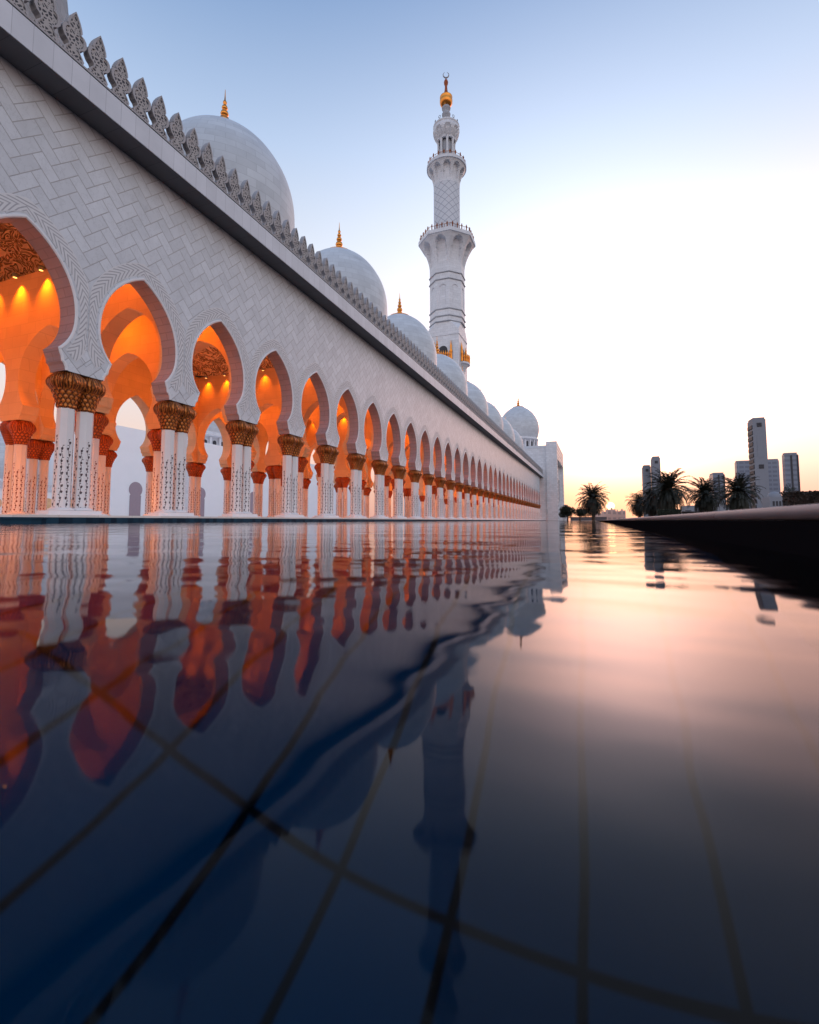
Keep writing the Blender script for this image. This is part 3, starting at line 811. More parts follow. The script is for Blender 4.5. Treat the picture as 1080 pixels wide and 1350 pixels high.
def smooth_prof(pr_, sub=3):
    out = []
    for i in range(len(pr_)-1):
        p0 = pr_[max(0, i-1)]; p1 = pr_[i]; p2 = pr_[i+1]; p3 = pr_[min(len(pr_)-1, i+2)]
        for k in range(sub):
            t = k/sub
            out.append(tuple(.5*((2*p1[c])+(-p0[c]+p2[c])*t+(2*p0[c]-5*p1[c]+4*p2[c]-p3[c])*t*t+(-p0[c]+3*p1[c]-3*p2[c]+p3[c])*t**3) for c in (0, 1)))
    return out+[pr_[-1]]
for ya, yb, yc in CH:
    m = MB(); m.lathe(DP[:8]+smooth_prof(DP[8:], 3), XDC, yc, 72)
    o = build('dome', m, M_DOME, AR)
    finial(o, XDC, yc, 27.5, 2.85, 1.3, 26.93)

# lights inside -----------------------------------------------------------
WARM = (1, .235, .003)
def point(loc, e, r=.15, c=WARM):
    l = bpy.data.lights.new('arcade_light', 'POINT'); l.energy = e; l.color = c; l.shadow_soft_size = r
    o = bpy.data.objects.new('arcade_light', l); o.visible_glossy = False; col.objects.link(o); o.location = loc; return o
def spot(loc, rot, e, ang, blend=.8, c=(1, .19, .003)):
    l = bpy.data.lights.new('arcade_light', 'SPOT'); l.energy = e; l.color = c; l.shadow_soft_size = .06; l.spot_size = ang; l.spot_blend = 1
    o = bpy.data.objects.new('arcade_light', l); o.visible_glossy = False; col.objects.link(o); o.location = loc; o.rotation_euler = rot; return o
lm = MB(); lm.lathe([(.09, 0), (.12, .06), (.12, .2), (.03, .22)], n=12); lm.face([(.085*cos(-2*pi*j/12), .085*sin(-2*pi*j/12), .01) for j in range(12)], mi=1)
lme = lm.mesh('downlight', [M_BAND, M_LAMP])
for ci, (ya, yb, yc) in enumerate(CH):
    if ya < 60:
        for x in (-20.0, -27.6):
            point((x, yc, 9.5), 150, .3)
        point((XDC, yc, 2.6), 260, .3, (1, .26, .04))
        for x in (-18.4, -20.3, -22.2, -24.1, -26.0, -27.9, -29.8):
            spot((x, yb-.30, 11.75), (radians(10), 0, 0), 380, radians(84))
            inst('downlight', lme, AR, (x, yb-.30, 11.76))
            if ci > 0 and x in (-20.3, -24.1, -27.9): spot((x, ya+.30, 11.75), (radians(-10), 0, 0), 380, radians(84))
    else:
        point((-20.5, yc, 7.5), 620, .4); point((-26, yc, 5), 600, .4)
for n in TW:
    if n % 4 == 1:
        y = Y0+SP*(n+.5)
        point((-18.8, y, 9.9), 190, .2); point((-23.8, y, 10.3), 190, .2); point((-28.6, y, 9.5), 130, .2)
        point((-21.4, y, 1.2), 70, .3, (1, .26, .04))

# ------------------------------------------------------------------ minaret
MX, MY = -32.45, 111.
MN = thing('minaret', (MX, MY, .1), 'tall slim white minaret with two balconies and golden crescent top behind the domes', 'minaret')
m = MB(); h = 3.85
m.box(MX-h, MX+h, MY-h, MY+h, .1, 43.6); m.box(MX-h-.12, MX+h+.12, MY-h-.12, MY+h+.12, 43.6, 44.0)
build('square_base', m, M_STONEX, MN)
def octr(ap, th): return ap/cos(((th+pi/8) % (pi/4))-pi/8)
m = MB()
A = 3.98
def arch_in(u, z, z0, z1, hw):
    """1 inside an arch-headed panel centred u=0"""
    zs = z1-hw
    if z < z0: return 0
    if z < zs: return 1 if abs(u) < hw else 0
    return 1 if hypot(u, (z-zs)) < hw else 0
def octface(th):  # signed distance along the face from its centre
    loc = ((th+pi/8) % (pi/4))-pi/8
    return A*math.tan(loc)
prof_ = []
zs_ = [44.0+(60.8-44)*k/150 for k in range(151)]
n_ = 192
rows = []
for z in zs_:
    row = []
    for j in range(n_):
        th = 2*pi*(j+.5)/n_
        blend = min(1, max(0, (z-44)/3.0))
        # square to octagon
        sq = h/max(abs(cos(th)), abs(sin(th))); oc = octr(A, th)
        r = min(sq, oc+(1-blend)*2.0) if blend < 1 else oc
        if arch_in(octface(th), z, 50.9, 56.2, .95) and not arch_in(octface(th), z, 51.05, 56.05, .80): r -= .0
        if arch_in(octface(th), z, 51.0, 56.1, .82): r -= .16
        row.append((MX+r*cos(th), MY+r*sin(th), z))
    rows.append(row)
m.grid(rows, closed=True, smooth=False)
sh1 = build('octagonal_shaft', m, M_STONEX, MN)
for zb_ in (47.1, 48.4, 50.1, 57.4, 59.1):
    m = MB(); rows = []
    for r_, z_ in ((A+.01, zb_-.2), (A+.2, zb_-.12), (A+.2, zb_+.05), (A+.01, zb_+.1)):
        rows.append([(MX+r_/cos(pi/8)*cos(pi/8+k*pi/4), MY+r_/cos(pi/8)*sin(pi/8+k*pi/4), z_) for k in range(8)])
    m.grid(rows, closed=True, smooth=False); build('band', m, M_BAND, sh1)
# first balcony: octagonal flare with arched niches
def flare(name, z0, z1, r0, r1, octo, nn, zn0, zn1, wn, mt, ztop, parent=MN):
    m = MB(); rows = []; N = 192; K = 60
    for i in range(K+1):
        q = i/K; z = z0+(z1-z0)*q; rr = r0+(r1-r0)*q**1.9; row = []
        for j in range(N):
            th = 2*pi*(j+.5)/N
            off = pi/nn
            loc = ((th+off) % (2*pi/nn))-off
            r = octr(rr, th) if octo else rr
            ww = wn*(.5+.5*(q))
            if arch_in(loc*rr, z, zn0, zn1, wn): r -= (rr-r0)*.55+.25
            row.append((MX+r*cos(th), MY+r*sin(th), z))
        rows.append(row)
    for r_, z in ((r1+.02, z1+.01), (r1+.22, z1+.05), (r1+.22, ztop), (.5, ztop)):
        rows.append([(MX+(octr(r_, 2*pi*(j+.5)/N) if octo and r_ > 1 else r_)*cos(2*pi*(j+.5)/N), MY+(octr(r_, 2*pi*(j+.5)/N) if octo and r_ > 1 else r_)*sin(2*pi*(j+.5)/N), z) for j in range(N)])
    m.grid(rows, closed=True, smooth=False); return build(name, m, mt, parent)
def railing(parent, r, octo, z0, h_, n, mt):
    m = MB()
    def pt(th): 
        rr = octr(r, th) if octo else r
        return MX+rr*cos(th), MY+rr*sin(th)
    for zz in (z0+.08, z0+h_): m.tube([(*pt(2*pi*k/64), zz) for k in range(65)], .06, 4)
    for k in range(n):
        x, y = pt(2*pi*(k+.5)/n)
        m.lathe([(.13, z0), (.13, z0+h_), (.2, z0+h_+.05), (.2, z0+h_+.2), (.07, z0+h_+.3), (.14, z0+h_+.42), (.02, z0+h_+.65)], x, y, 6)
        x2, y2 = pt(2*pi*(k+1)/n)
        m.lathe([(.05, z0), (.05, z0+h_)], x2, y2, 4)
    return build('railing', m, mt, parent)
f1 = flare('lower_balcony', 60.8, 67.6, A, 6.35, True, 8, 61.6, 67.2, 1.22, M_STONEX, 68.5)
railing(f1, 6.2, True, 68.5, 1.0, 32, M_GOLD)
m = MB(); m.lathe([(3.3, 68.5), (3.23, 69.0), (3.23, 82.6)], MX, MY, 64, usc=.5); sh2 = build('round_shaft', m, M_LATT, MN)
f2 = flare('upper_balcony', 82.6, 87.3, 3.24, 4.72, False, 10, 83.6, 86.9, .85, M_STONE, 88.1)
railing(f2, 4.6, False, 88.1, .8, 20, M_GOLD)
m = MB(); m.lathe([(1.55, 88.1), (1.55, 95.5)], MX, MY, 24); ln = build('lantern_core', m, M_BAND, MN)
m = MB()
for k in range(8):
    a = 2*pi*(k+.5)/8; m.lathe([(.4, 88.1), (.34, 88.5), (.30, 88.7), (.28, 94.2), (.42, 94.7), (.42, 95)], MX+2.0*cos(a), MY+2.0*sin(a), 10)
build('lantern_columns', m, M_STONE, ln)
m = MB(); rows = []
N = 160
for z, r in [(94.6, 2.0), (94.7, 2.35), (95.2, 2.5), (95.8, 2.85), (96.4, 3.15), (97, 3.3), (97.5, 3.32), (97.9, 3.25), (98.3, 3.2), (98.5, 3.3), (98.8, 3.3), (98.81, .5)]:
    rows.append([])
    for j in range(N):
        th = 2*pi*j/N; loc = (th % (pi/4))-pi/8; r_ = r
        if 95 < z < 97.3 and abs(loc*r) < .75*(1 if z < 96.6 else .8) : r_ -= .4
        rows[-1].append((MX+r_*cos(th), MY+r_*sin(th), z))
m.grid(rows, closed=True, smooth=False); up = build('upper_drum', m, M_STONE, MN)
m = MB()
for k in range(10):
    a = 2*pi*k/10; x, y = MX+2.9*cos(a), MY+2.9*sin(a)
    m.tube([(x, y, 98.8), (x, y, 99.5)], .1, 5)
    m.tube([(x+.32*cos(b)*-sin(a), y+.32*cos(b)*cos(a), 99.75+.32*sin(b)) for b in [2*pi*q/12 for q in range(13)]], .07, 4)
m.tube([(MX+2.9*cos(2*pi*k/40), MY+2.9*sin(2*pi*k/40), 99.05) for k in range(41)], .09, 4)
build('ring_railing', m, M_BAND, up)
m = MB(); m.lathe([(1.0, 98.8), (.8, 99.5), (.75, 101.2), (1.05, 101.9), (1.1, 102.3), (.8, 102.8), (.7, 103.1), (1.05, 103.6), (1.12, 104), (.85, 104.4)], MX, MY, 24); nk = build('neck', m, M_BAND, MN)
m = MB(); m.lathe([(.85, 104.3), (1.3, 104.7), (1.58, 105.3), (1.62, 105.9), (1.5, 106.6), (1.6, 106.75), (1.55, 106.95)], MX, MY, 32); build('golden_ball', m, M_FIN, MN)
m = MB(); m.lathe([(1.5, 106.95), (.9, 107.4), (.5, 108.1), (.33, 109.2), (.3, 110.0), (.5, 110.5), (.55, 111.0), (.4, 111.5), (.12, 111.9), (.06, 112.3)], MX, MY, 20); sp = build('spire', m, M_GOLDR, MN)
m = MB(); pts = []; rr = []
for k in range(25):
    a = radians(120+k/24*310); R = .72
    pts.append((MX+R*cos(a)*.93, MY+R*cos(a)*.35, 113.0+R*1.05*sin(a))); rr.append(.04+.13*sin(pi*k/24))
m.tube(pts, rr, 6); build('crescent', m, M_BAND, MN)
# little gilded side balconies
for ax in ('y', 'x'):
    m = MB(); g = MB(); dk = MB()
    def P3(u, o, z):
        return (MX+u, MY-h-o, z) if ax == 'y' else (MX+h+o, MY+u, z)
    rows = []
    for q, z in ((.05, 34.2), (.35, 35.2), (.75, 36.2), (1.25, 37.0), (1.6, 37.1), (1.6, 37.5)):
        rows.append([P3(q*1.35*cos(pi*k/12), q*1.0*sin(pi*k/12)+.01, z) for k in range(13)])
    m.grid(rows, smooth=False, flip=(ax == 'x')); m.face([P3(1.6*1.35*cos(pi*k/12), 1.6*sin(pi*k/12)+.01, 37.5) for k in range(13)])
    for k in range(13):
        x, y, z = P3(1.5*1.35*cos(pi*k/12), 1.5*sin(pi*k/12)+.02, 37.5)
        g.lathe([(.16, 37.5), (.12, 38.6), (.2, 38.8), (.13, 39.1), (.03, 39.5)], x, y, 6)
    g.tube([P3(1.5*1.35*cos(pi*k/12), 1.5*sin(pi*k/12)+.02, 38.6) for k in range(13)], .13, 4)
    g.tube([P3(1.5*1.35*cos(pi*k/12), 1.5*sin(pi*k/12)+.02, 38.0) for k in range(13)], .10, 4)
    for sgn in (-1, 1):
        x, y, z = P3(sgn*2.0, .2, 37.5); g.lathe([(.35, 37.5), (.3, 39.3), (.38, 39.5), (.2, 40.2), (.26, 40.6), (.02, 42.2)], x, y, 8)
    poly = [(-1.1, 37.55), (1.1, 37.55)]+[(1.1*cos(pi*k/12), 40.0+1.1*sin(pi*k/12)) for k in range(13)]
    dk.face([P3(u, .03, z) for u, z in poly])
    bo = build('side_balcony', m, M_STONE, MN); build('gilded_rail', g, M_FIN, bo); build('doorway', dk, M_DARK, bo)

# ------------------------------------------------------------------ portal block at the end
PB = thing('portal_building', (-25, 170, .0), 'tall plain white gate block closing the far end of the arcade', 'building')
m = MB(); m.box(-62, -13.9, 157.02, 190, -.01, 23.0); bl = build('wall', m, M_STONEX, PB)
m = MB(); m.box(-62.1, -13.9, 156.9, 190.1, 23.0, 23.7); build('cornice', m, M_CORN, bl)
m = MB(); m.box(-13.9, -10.6, 156.6, 158.4, -.01, 24.8); m.box(-13.9, -10.6, 186, 189, -.01, 24.8); m.box(-13.9, -10.6, 158.4, 186, 19.5, 24.8)
m.box(-13.9, -11.6, 158.4, 160.6, -.01, 19.5); m.box(-13.9, -11.6, 183.8, 186, -.01, 19.5)
build('pylon', m, M_STONEX, PB)
m = MB(); m.box(-13.88, -12.0, 160.6, 183.8, 14.5, 19.5)
build('lintel', m, M_STONEX, PB)
m = MB(); m.face([(-13.85, 160.7, .02), (-13.85, 183.7, .02), (-13.85, 183.7, 14.4), (-13.85, 160.7, 14.4)]); build('gate_recess', m, M_NICHE, PB)
for yb_ in (158, 184):
    m = MB(); m.box(-10.6, -9.4, yb_, yb_+2, -.01, 5.6); build('buttress', m, M_STONE, PB)

def big_dome(name, cx, cy_, z0, R, drumh, label, fh=4.0, nwin=20):
    t = thing(name, (cx, cy_, 0), label, 'dome')
    s = R/6.92
    m = MB(); m.box(cx-R*.98, cx+R*.98, cy_-R*.98, cy_+R*.98, 0, z0-.4); build('podium', m, M_STONEX, t)
    m = MB(); m.lathe([(R*.90, z0-.4), (R*.90, z0), (R*.86, z0+.05), (R*.86, z0+drumh), (R*.95, z0+drumh+.1*s), (R*.97, z0+drumh+.5*s), (R*.92, z0+drumh+.6*s), (R*.90, z0+drumh+.9*s)], cx, cy_, 64)
    dr = build('drum', m, M_STONE, t)
    zz = z0+drumh+.9*s
    pp = [(R*.90, zz), (R*.96, zz+1.2*s), (R*1.0, zz+2.8*s), (R*.995, zz+4.2*s), (R*.95, zz+5.8*s), (R*.86, zz+7.3*s), (R*.73, zz+8.7*s), (R*.56, zz+9.9*s), (R*.36, zz+10.9*s), (R*.18, zz+11.5*s), (.05, zz+11.7*s)]
    m = MB(); m.lathe(smooth_prof(pp, 3), cx, cy_, 64); sh = build('shell', m, M_DOME, t)
    finial(sh, cx, cy_, zz+11.9*s, fh, R*.26, zz+11.3*s)
    for k in range(nwin):
        a = 2*pi*k/nwin
        m = MB(); hw = R*.86*pi/nwin*.42; r = R*.86+.03
        poly = [(-hw, z0+.3), (hw, z0+.3)]+[(hw*cos(pi*q/8), z0+drumh*.68+hw*sin(pi*q/8)) for q in range(9)]
        c, s_ = cos(a), sin(a)
        m.face([(cx+r*c-u*s_, cy_+r*s_+u*c, z) for u, z in poly]); build('window', m, M_DARK, dr)
        m = MB()
        a2 = a+pi/nwin
        m.lathe([(.22*s, z0), (.2*s, z0+drumh)], cx+(R*.90)*cos(a2), cy_+(R*.90)*sin(a2), 8); build('pilaster', m, M_STONE, dr)
    return t
big_dome('domed_hall', -24, 169, 24.2, 6.9, 3.0, 'large white dome on windowed drum above the far gate block', 3.9)

# courtyard buildings seen through the arches
CH2 = thing('prayer_hall', (-100, 100, 0), 'huge plain white hall with tall narrow niches seen through the arches', 'building')
m = MB(); m.box(-135, -90, 67, 175, .15, 19.3); wl = build('wall', m, M_WHITE, CH2)
def niche(par, x, y, hw, zt, z0=.16, mt=M_NICHE, ring=1.2):
    m = MB(); zs2 = zt-hw*ring*1.4
    poly = [(-hw, z0), (hw, z0), (hw, zs2-.5*hw), (hw*.86, zs2-.4*hw)]
    a0 = radians(-38)
    for q in range(17):
        a = a0+(pi-2*a0)*q/16; poly.append((hw*ring*cos(a), zs2+hw*ring*.35+hw*ring*sin(a)))
    poly += [(-hw*.86, zs2-.4*hw), (-hw, zs2-.5*hw)]
    m.face([(x, y+u, z) for u, z in poly]); return build('niche', m, mt, par)
for y in (74.5, 92.5, 112, 132, 152): niche(wl, -89.96, y, 1.35, 8.2)
m = MB()
m.box(-92, -89.6, 85.5, 88.5, .15, 19.6); build('buttress', m, M_STONE, CH2)
WG = thing('courtyard_wing', (-95, 40, 0), 'low white colonnade wing with balustrade far behind the nearest columns', 'building')
m = MB(); m.box(-104, -90, -30, 66.9, .15, 5.2); wl = build('wall', m, M_WHITE, WG)
m = MB(); m.box(-90.3, -90, -30, 66.9, 6.1, 6.3); m.box(-104, -89.7, -30, 66.9, 5.2, 5.35)
for k in range(150): m.box(-90.25, -90.05, 5+k*.41, 5.2+k*.41, 5.35, 6.1)
build('balustrade', m, M_STONE, WG)
for k in range(14): niche(wl, -89.96, 12+k*4.1, .95, 4.0, .16, M_INNER)
big_dome('courtyard_dome', -112, 62, 5.3, 6.5, 2.0, 'white dome low behind the courtyard balustrade near the left edge', 3, 16)
big_dome('great_dome', -118, 118, 20.5, 13, 4.6, 'great white dome of the prayer hall glimpsed through the third arch', 6, 24)
for ya in (14, 30, 46):
    point((-88.2, ya, 3), 40, .3)

# ------------------------------------------------------------------ vegetation
def palm_mesh(seed, H=8.0, R=3.7):
    rnd = random.Random(seed); crown = MB(); trunk = MB()
    pts = [(.25*sin(k*.4)*.4, .2*cos(k*.5)*.3, H*.55*k/10) for k in range(11)]
    trunk.tube(pts, [.36-.012*k+(.03 if k % 2 else 0) for k in range(11)], 9)
    tx, ty, tz = pts[-1]
    trunk.lathe([(.3, tz-.9), (.48, tz-.4), (.5, tz), (.25, tz+.4)], tx, ty, 9)
    nf = 96
    for i in range(nf):
        az = i*2.39996+rnd.uniform(-.15, .15)
        q = i/nf
        el = radians(80-q*140+rnd.uniform(-7, 7)); L = R*rnd.uniform(.95, 1.2)*(1-.12*q)
        p = [tx, ty, tz+.15]; dirv = el; spine = [tuple(p)]
        st = 11
        for k in range(st):
            p[0] += L/st*cos(dirv)*cos(az); p[1] += L/st*cos(dirv)*sin(az); p[2] += L/st*sin(dirv)
            dirv -= radians(7.2)*(.45+.12*k)*(1.1 if q > .2 else .8); dirv = max(dirv, radians(-86)); spine.append(tuple(p))
        crown.tube(spine, [.035-.0025*k for k in range(len(spine))], 3)
        sx, sy = -sin(az), cos(az)
        for k in range(1, st):
            for half_ in (0, .5):
                a, b = spine[k], spine[k+1]; c = [a[m_]*(1-half_)+b[m_]*half_ for m_ in range(3)]
                t = [b[m_]-a[m_] for m_ in range(3)]; l = sqrt(sum(x*x for x in t)); t = [x/l for x in t]
                ll = R*.22*(1-abs((k+half_)/st-.42)*.9)*rnd.uniform(.8, 1.15)
                for sg in (-1, 1):
                    dv = (sg*sx*.75+t[0]*.7, sg*sy*.75+t[1]*.7, t[2]*.7-.25+rnd.uniform(-.15, .25))
                    wv = .10
                    e = [c[m_]+dv[m_]*ll for m_ in range(3)]; mid = [c[m_]+dv[m_]*ll*.45 for m_ in range(3)]
                    crown.face([tuple(c), tuple(mid[m_]+t[m_]*wv for m_ in range(3)), tuple(e), tuple(mid[m_]-t[m_]*wv for m_ in range(3))])
    return trunk.mesh('trunk', M_TRUNK), crown.mesh('crown', M_PALM)
PM = [palm_mesh(1), palm_mesh(2), palm_mesh(3)]
import mathutils
def ray_pos(xpx, Y):   # x of a photo column at depth plane Y, on the eye level
    th = YAW; f = 640.
    a = (xpx-540)/f
    rx = -sin(th)+cos(th)*a; ry = cos(th)+sin(th)*a
    return rx*Y/ry
def palm(xpx, ytop, Y, v, label, sc_=None, rot=0):
    x = ray_pos(xpx, Y)
    D = Y*cos(YAW)-x*sin(YAW)
    D = -x*sin(YAW)+Y*cos(YAW)
    Hm = (686.4-ytop)/640*D
    s = Hm/7.35
    t = thing('palm_tree', (x, Y, -.02), label, 'palm tree', 'date palms beyond the pool')
    for me in PM[v]:
        o = bpy.data.objects.new(me.name.split('.')[0], me); col.objects.link(o); o.parent = t
    t.scale = (s, s, s); t.rotation_euler = (0, 0, rot)
    return t
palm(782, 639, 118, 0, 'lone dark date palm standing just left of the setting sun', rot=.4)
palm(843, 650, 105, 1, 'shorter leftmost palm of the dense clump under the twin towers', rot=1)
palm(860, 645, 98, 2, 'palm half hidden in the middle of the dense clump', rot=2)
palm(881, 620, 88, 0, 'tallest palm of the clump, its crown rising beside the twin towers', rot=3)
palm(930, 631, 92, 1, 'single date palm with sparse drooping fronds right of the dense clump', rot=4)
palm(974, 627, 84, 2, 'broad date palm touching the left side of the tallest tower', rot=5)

def leaf_blob(m, c, rad, n, size, rnd):
    for k in range(n):
        while True:
            p = [rnd.uniform(-1, 1) for _ in range(3)]
            l = sqrt(sum(q*q for q in p))
            if .1 < l < 1: break
        q = .55+.45*rnd.random(); p = [x/l*q for x in p]
        w_ = [c[i]+p[i]*rad[i] for i in range(3)]
        a = [rnd.uniform(-1, 1) for _ in range(3)]; b = [rnd.uniform(-1, 1) for _ in range(3)]
        la = sqrt(sum(x*x for x in a)); lb = sqrt(sum(x*x for x in b)); s = size*rnd.uniform(.6, 1.3)
        a = [x/la*s for x in a]; b = [x/lb*s*.6 for x in b]
        m.face([tuple(w_[i]-a[i] for i in range(3)), tuple(w_[i]+b[i] for i in range(3)), tuple(w_[i]+a[i] for i in range(3)), tuple(w_[i]-b[i] for i in range(3))])
def bush_tree(xpx, ytop, wpx, Y, seed, label, name='round_tree', cat='tree', group=None):
    rnd = random.Random(seed); x = ray_pos(xpx, Y); D = -x*sin(YAW)+Y*cos(YAW)
    H = (686.4-ytop)/640*D; W = wpx/640*D/2
    t = thing(name, (x, Y, -.02), label, cat, group)
    m = MB(); m.tube([(x, Y, -.02), (x+.1, Y, H*.25), (x, Y, H*.5)], [.22, .17, .12], 8)
    for k in range(5):
        a = k*1.3; m.tube([(x, Y, H*.3), (x+W*.4*cos(a), Y+W*.4*sin(a), H*.62)], [.09, .04], 5)
    build('trunk', m, M_TRUNK, t)
    m = MB()
    for k in range(22):
        a = rnd.uniform(0, 2*pi); r = rnd.random()**.6*W*.72
        cz = H*(.56+.28*rnd.uniform(-1, 1)*(1-r/W*.6))
        leaf_blob(m, (x+r*cos(a), Y+r*sin(a), cz), (W*.36, W*.36, H*.2), 240, W*.06, rnd)
    build('crown', m, M_LEAF, t)
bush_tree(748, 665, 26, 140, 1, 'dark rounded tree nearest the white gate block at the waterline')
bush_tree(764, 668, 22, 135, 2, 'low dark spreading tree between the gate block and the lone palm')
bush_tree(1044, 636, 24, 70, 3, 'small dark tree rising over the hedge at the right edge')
def hedge(x0px, x1px, ytop, Y, label, mt=M_HEDGE, depth=1.4):
    rnd = random.Random(int(x0px)); x0 = ray_pos(x0px, Y); x1 = ray_pos(x1px, Y)
    D = -x0*sin(YAW)+Y*cos(YAW); H = (686.4-ytop)/640*D
    m = MB(); n = int((x1-x0)*260*max(.5, H))
    for k in range(n):
        c = (rnd.uniform(x0, x1), Y+rnd.uniform(0, depth), rnd.random()**.6*H)
        if rnd.random() < .4: c = (c[0], c[1], H*rnd.uniform(.94, 1.03))
        elif rnd.random() < .6: c = (c[0], Y+rnd.uniform(-.05, .1), c[2])
        a = [rnd.uniform(-1, 1)*.09 for _ in range(3)]; b = [rnd.uniform(-1, 1)*.07 for _ in range(3)]
        m.face([tuple(c[i]-a[i] for i in range(3)), tuple(c[i]+b[i] for i in range(3)), tuple(c[i]+a[i] for i in range(3)), tuple(c[i]-b[i] for i in range(3))])
    m.box(x0+.1, x1-.1, Y+.15, Y+depth-.1, -.019, H*.93)
    tag(build('hedge', m, mt, None, ((x0+x1)/2, Y, 0)), label, 'hedge')
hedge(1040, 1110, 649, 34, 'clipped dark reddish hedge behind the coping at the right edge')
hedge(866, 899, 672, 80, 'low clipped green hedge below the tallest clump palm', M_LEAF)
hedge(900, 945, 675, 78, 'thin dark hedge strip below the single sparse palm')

# ------------------------------------------------------------------ skyline
def X4(xpx, Y): return ray_pos(xpx, Y)
def zat(ypx, xpx, Y):
    x = ray_pos(xpx, Y); D = (-x*sin(YAW)+Y*cos(YAW))
    # invert the pitched projection
    cyp = 638.4; v = -(ypx-cyp)/640; p = PITCH
    # z component and forward depth along the pitched axis
    # tan relation: (z cos p - D sin p)/(D cos p + z sin p) = v
    return D*(v*cos(p)+sin(p))/(cos(p)-v*sin(p))
def xat(xpx, ypx, Y):
    th = YAW; p = PITCH; a = (xpx-540)/640; b = -(ypx-638.4)/640
    F = (-sin(th)*cos(p), cos(th)*cos(p)); U = (sin(th)*sin(p), -cos(th)*sin(p))
    rx = F[0]+cos(th)*a+U[0]*b; ry = F[1]+sin(th)*a+U[1]*b
    return rx*Y/ry
def tower(x0, x1, ytop, Y, dep, label, mt, emblem=False, notches=False, fins=False, group=None, slopes=False):
    xa, xb = xat(x0, ytop, Y), xat(x1, ytop, Y); zt = zat(ytop, (x0+x1)/2, Y)
    t = thing('tower_block', ((xa+xb)/2, Y, -.02), label, 'tower', group)
    m = MB(); m.box(xa, xb, Y, Y+dep, -.02, zt); b = build('body', m, mt, t)
    m = MB(); m.box(xa+.4, xb-.4, Y+.4, Y+dep-.4, zt, zt+1.2); build('parapet', m, M_TOWER, t)
    W = xb-xa
    if emblem:
        for zz in emblem:
            zc_ = zt*zz
            m = MB(); s = W*.2
            for i in range(2):
                for j in range(2):
                    cx_ = (xa+xb)/2+(i-.5)*s*.95; cz = zc_+(j-.5)*s*.95; q = s*.43
                    m.box(cx_-q, cx_+q, Y-.25, Y, cz-q, cz+q)
            build('window_emblem', m, M_DARK, t)
        for f_ in (.18, .62):
            m = MB(); m.box(xa+W*.28, xb-W*.28, Y-.1, Y, zt*f_, zt*(f_+.22)); build('panel', m, M_TOWER, t)
    if notches:
        m = MB(); k = 4.
        while k < zt-3:
            m.box(xa-.5, xa, Y+.4, Y+dep-1.2, k, k+2.1); k += 3.6
        build('balconies', m, M_DARK, t)
    if fins:
        for q in (.5, .97):
            m = MB(); m.box(xa+W*q-.5, xa+W*q+.5, Y-.4, Y, zt*.02, zt*.985); build('vertical_strip', m, M_DARK, t)
    return t
tower(848, 858, 615, 420, 12, 'shorter of the pale twin towers behind the palm clump', M_TOWER, emblem=(.93,))
tower(860, 870.5, 603.5, 410, 12, 'taller of the pale twin towers behind the palm clump', M_TOWER, emblem=(.93,))
tower(971, 993, 609, 470, 6, 'blue grey slab tower left behind the tallest tower', M_GLASS)
tower(1009, 1027, 607, 480, 6, 'blue grey striped office tower right behind the tallest tower', M_GLASS)
tower(1034, 1052, 599, 430, 5, 'glass tower with dark vertical strips near the right edge', M_GLASS, fins=True)
tower(940, 955, 625, 440, 14, 'small pale tower between the two single palms', M_GLASS, fins=True)
tower(992, 1009.5, 553, 360, 11, 'tallest pale slim tower with square grille windows', M_TOWER, emblem=(.945, .53, .06), notches=True)
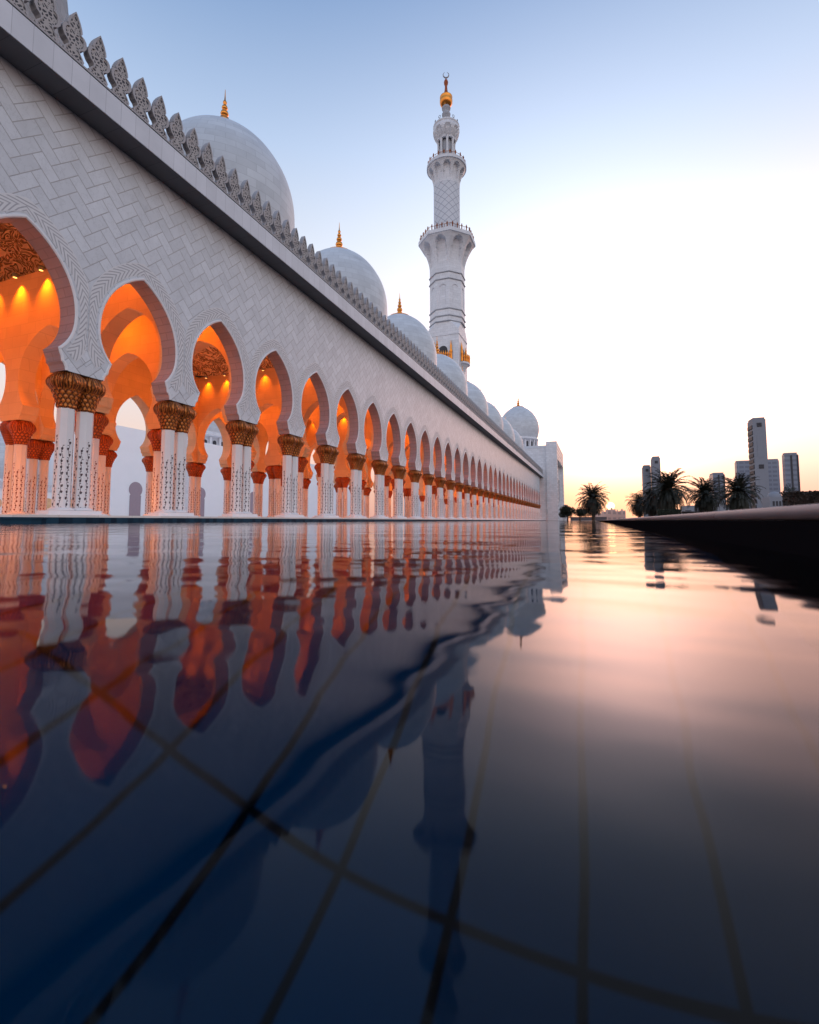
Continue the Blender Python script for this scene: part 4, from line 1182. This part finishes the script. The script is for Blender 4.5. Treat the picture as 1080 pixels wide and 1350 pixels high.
# low white domed building at the foot of the tallest tower
xa, xb = xat(1015, 655, 330), xat(1042, 655, 330)
t_ = thing('domed_pavilion', ((xa+xb)/2, 330, 0), 'low white domed pavilion at the foot of the tallest tower', 'pavilion')
zt = zat(655, 1028, 330)
m = MB(); m.box(xa, xb, 330, 344, -.02, zt); build('wall', m, M_TOWER, t_)
m = MB(); R = (xb-xa)*.36; m.lathe([(R, zt), (R*.98, zt+R*.3), (R*.8, zt+R*.65), (R*.5, zt+R*.88), (.05, zt+R)], (xa+xb)/2-.5, 337, 32); build('dome', m, M_TOWER, t_)
for k in range(5):
    x = xa+(xb-xa)*(.18+.16*k); m = MB(); m.box(x-.5, x+.5, 329.9, 330, zt*.62, zt*.82); build('window', m, M_DARK, t_)
xa, xb = xat(905, 660, 330), xat(990, 660, 330)
t_ = thing('low_building', ((xa+xb)/2, 330, 0), 'long low pale building behind the two single palms', 'building')
zt = zat(661, 950, 330)
m = MB(); m.box(xa, xb, 330, 350, -.02, zt*.8); build('wall', m, M_TOWER, t_)
m = MB(); m.box(xa+9, xb-12, 333, 347, zt*.8, zt*1.1); build('upper_storey', m, M_TOWER, t_)
# beige rooftops under the sun
rnd = random.Random(5)
LB = ['wide lowest', 'stepped', 'narrow raised', 'tallest', 'squat', 'flat far right']
for k, (x0, x1, yt) in enumerate([(784, 793, 677), (793, 799, 674.5), (799, 804, 672), (804, 812, 671.5), (812, 818, 674), (818, 825, 673)]):
    Y = 300+10*k; xa, xb = xat(x0, yt, Y), xat(x1, yt, Y); zt = zat(yt, x0, Y)
    t_ = thing('beige_house', ((xa+xb)/2, Y, 0), LB[k]+' hazy beige rooftop block on the horizon under the setting sun', 'building', 'beige blocks on the horizon')
    m = MB(); m.box(xa, xb-.05, Y, Y+8, -.02, zt); build('wall', m, M_BEIGE, t_)
    m = MB(); m.box(xa+.6, xa+(xb-xa)*.5, Y+1, Y+4, zt, zt+1); build('roof_hut', m, M_BEIGE, t_)
xa, xb = xat(752, 678, 170), xat(800, 678, 170)
m = MB(); m.box(xa, xb, 170, 170.4, -.02, 1.1); m.box(xa-.1, xb+.1, 169.9, 170.5, 1.1, 1.2)
tag(build('garden_wall', m, M_COPE, None, (xa, 170, 0)), 'low pinkish garden wall behind the lone palm at the pool end', 'wall')
# small sign lamp on a post beyond the coping
x = ray_pos(907, 60)
t_ = thing('floodlight_post', (x, 60, 0), 'small dark floodlight on a short post between clump and single palm', 'lamp post')
m = MB(); m.tube([(x, 60, -.02), (x, 60, 1.0)], .03, 8); build('post', m, M_DARK, t_)
m = MB(); m.box(x-.28, x+.28, 59.9, 60.1, 1.0, 1.12); m.box(x-.06, x+.06, 59.92, 60.08, .93, 1.0); build('lamp_head', m, M_DARK, t_)
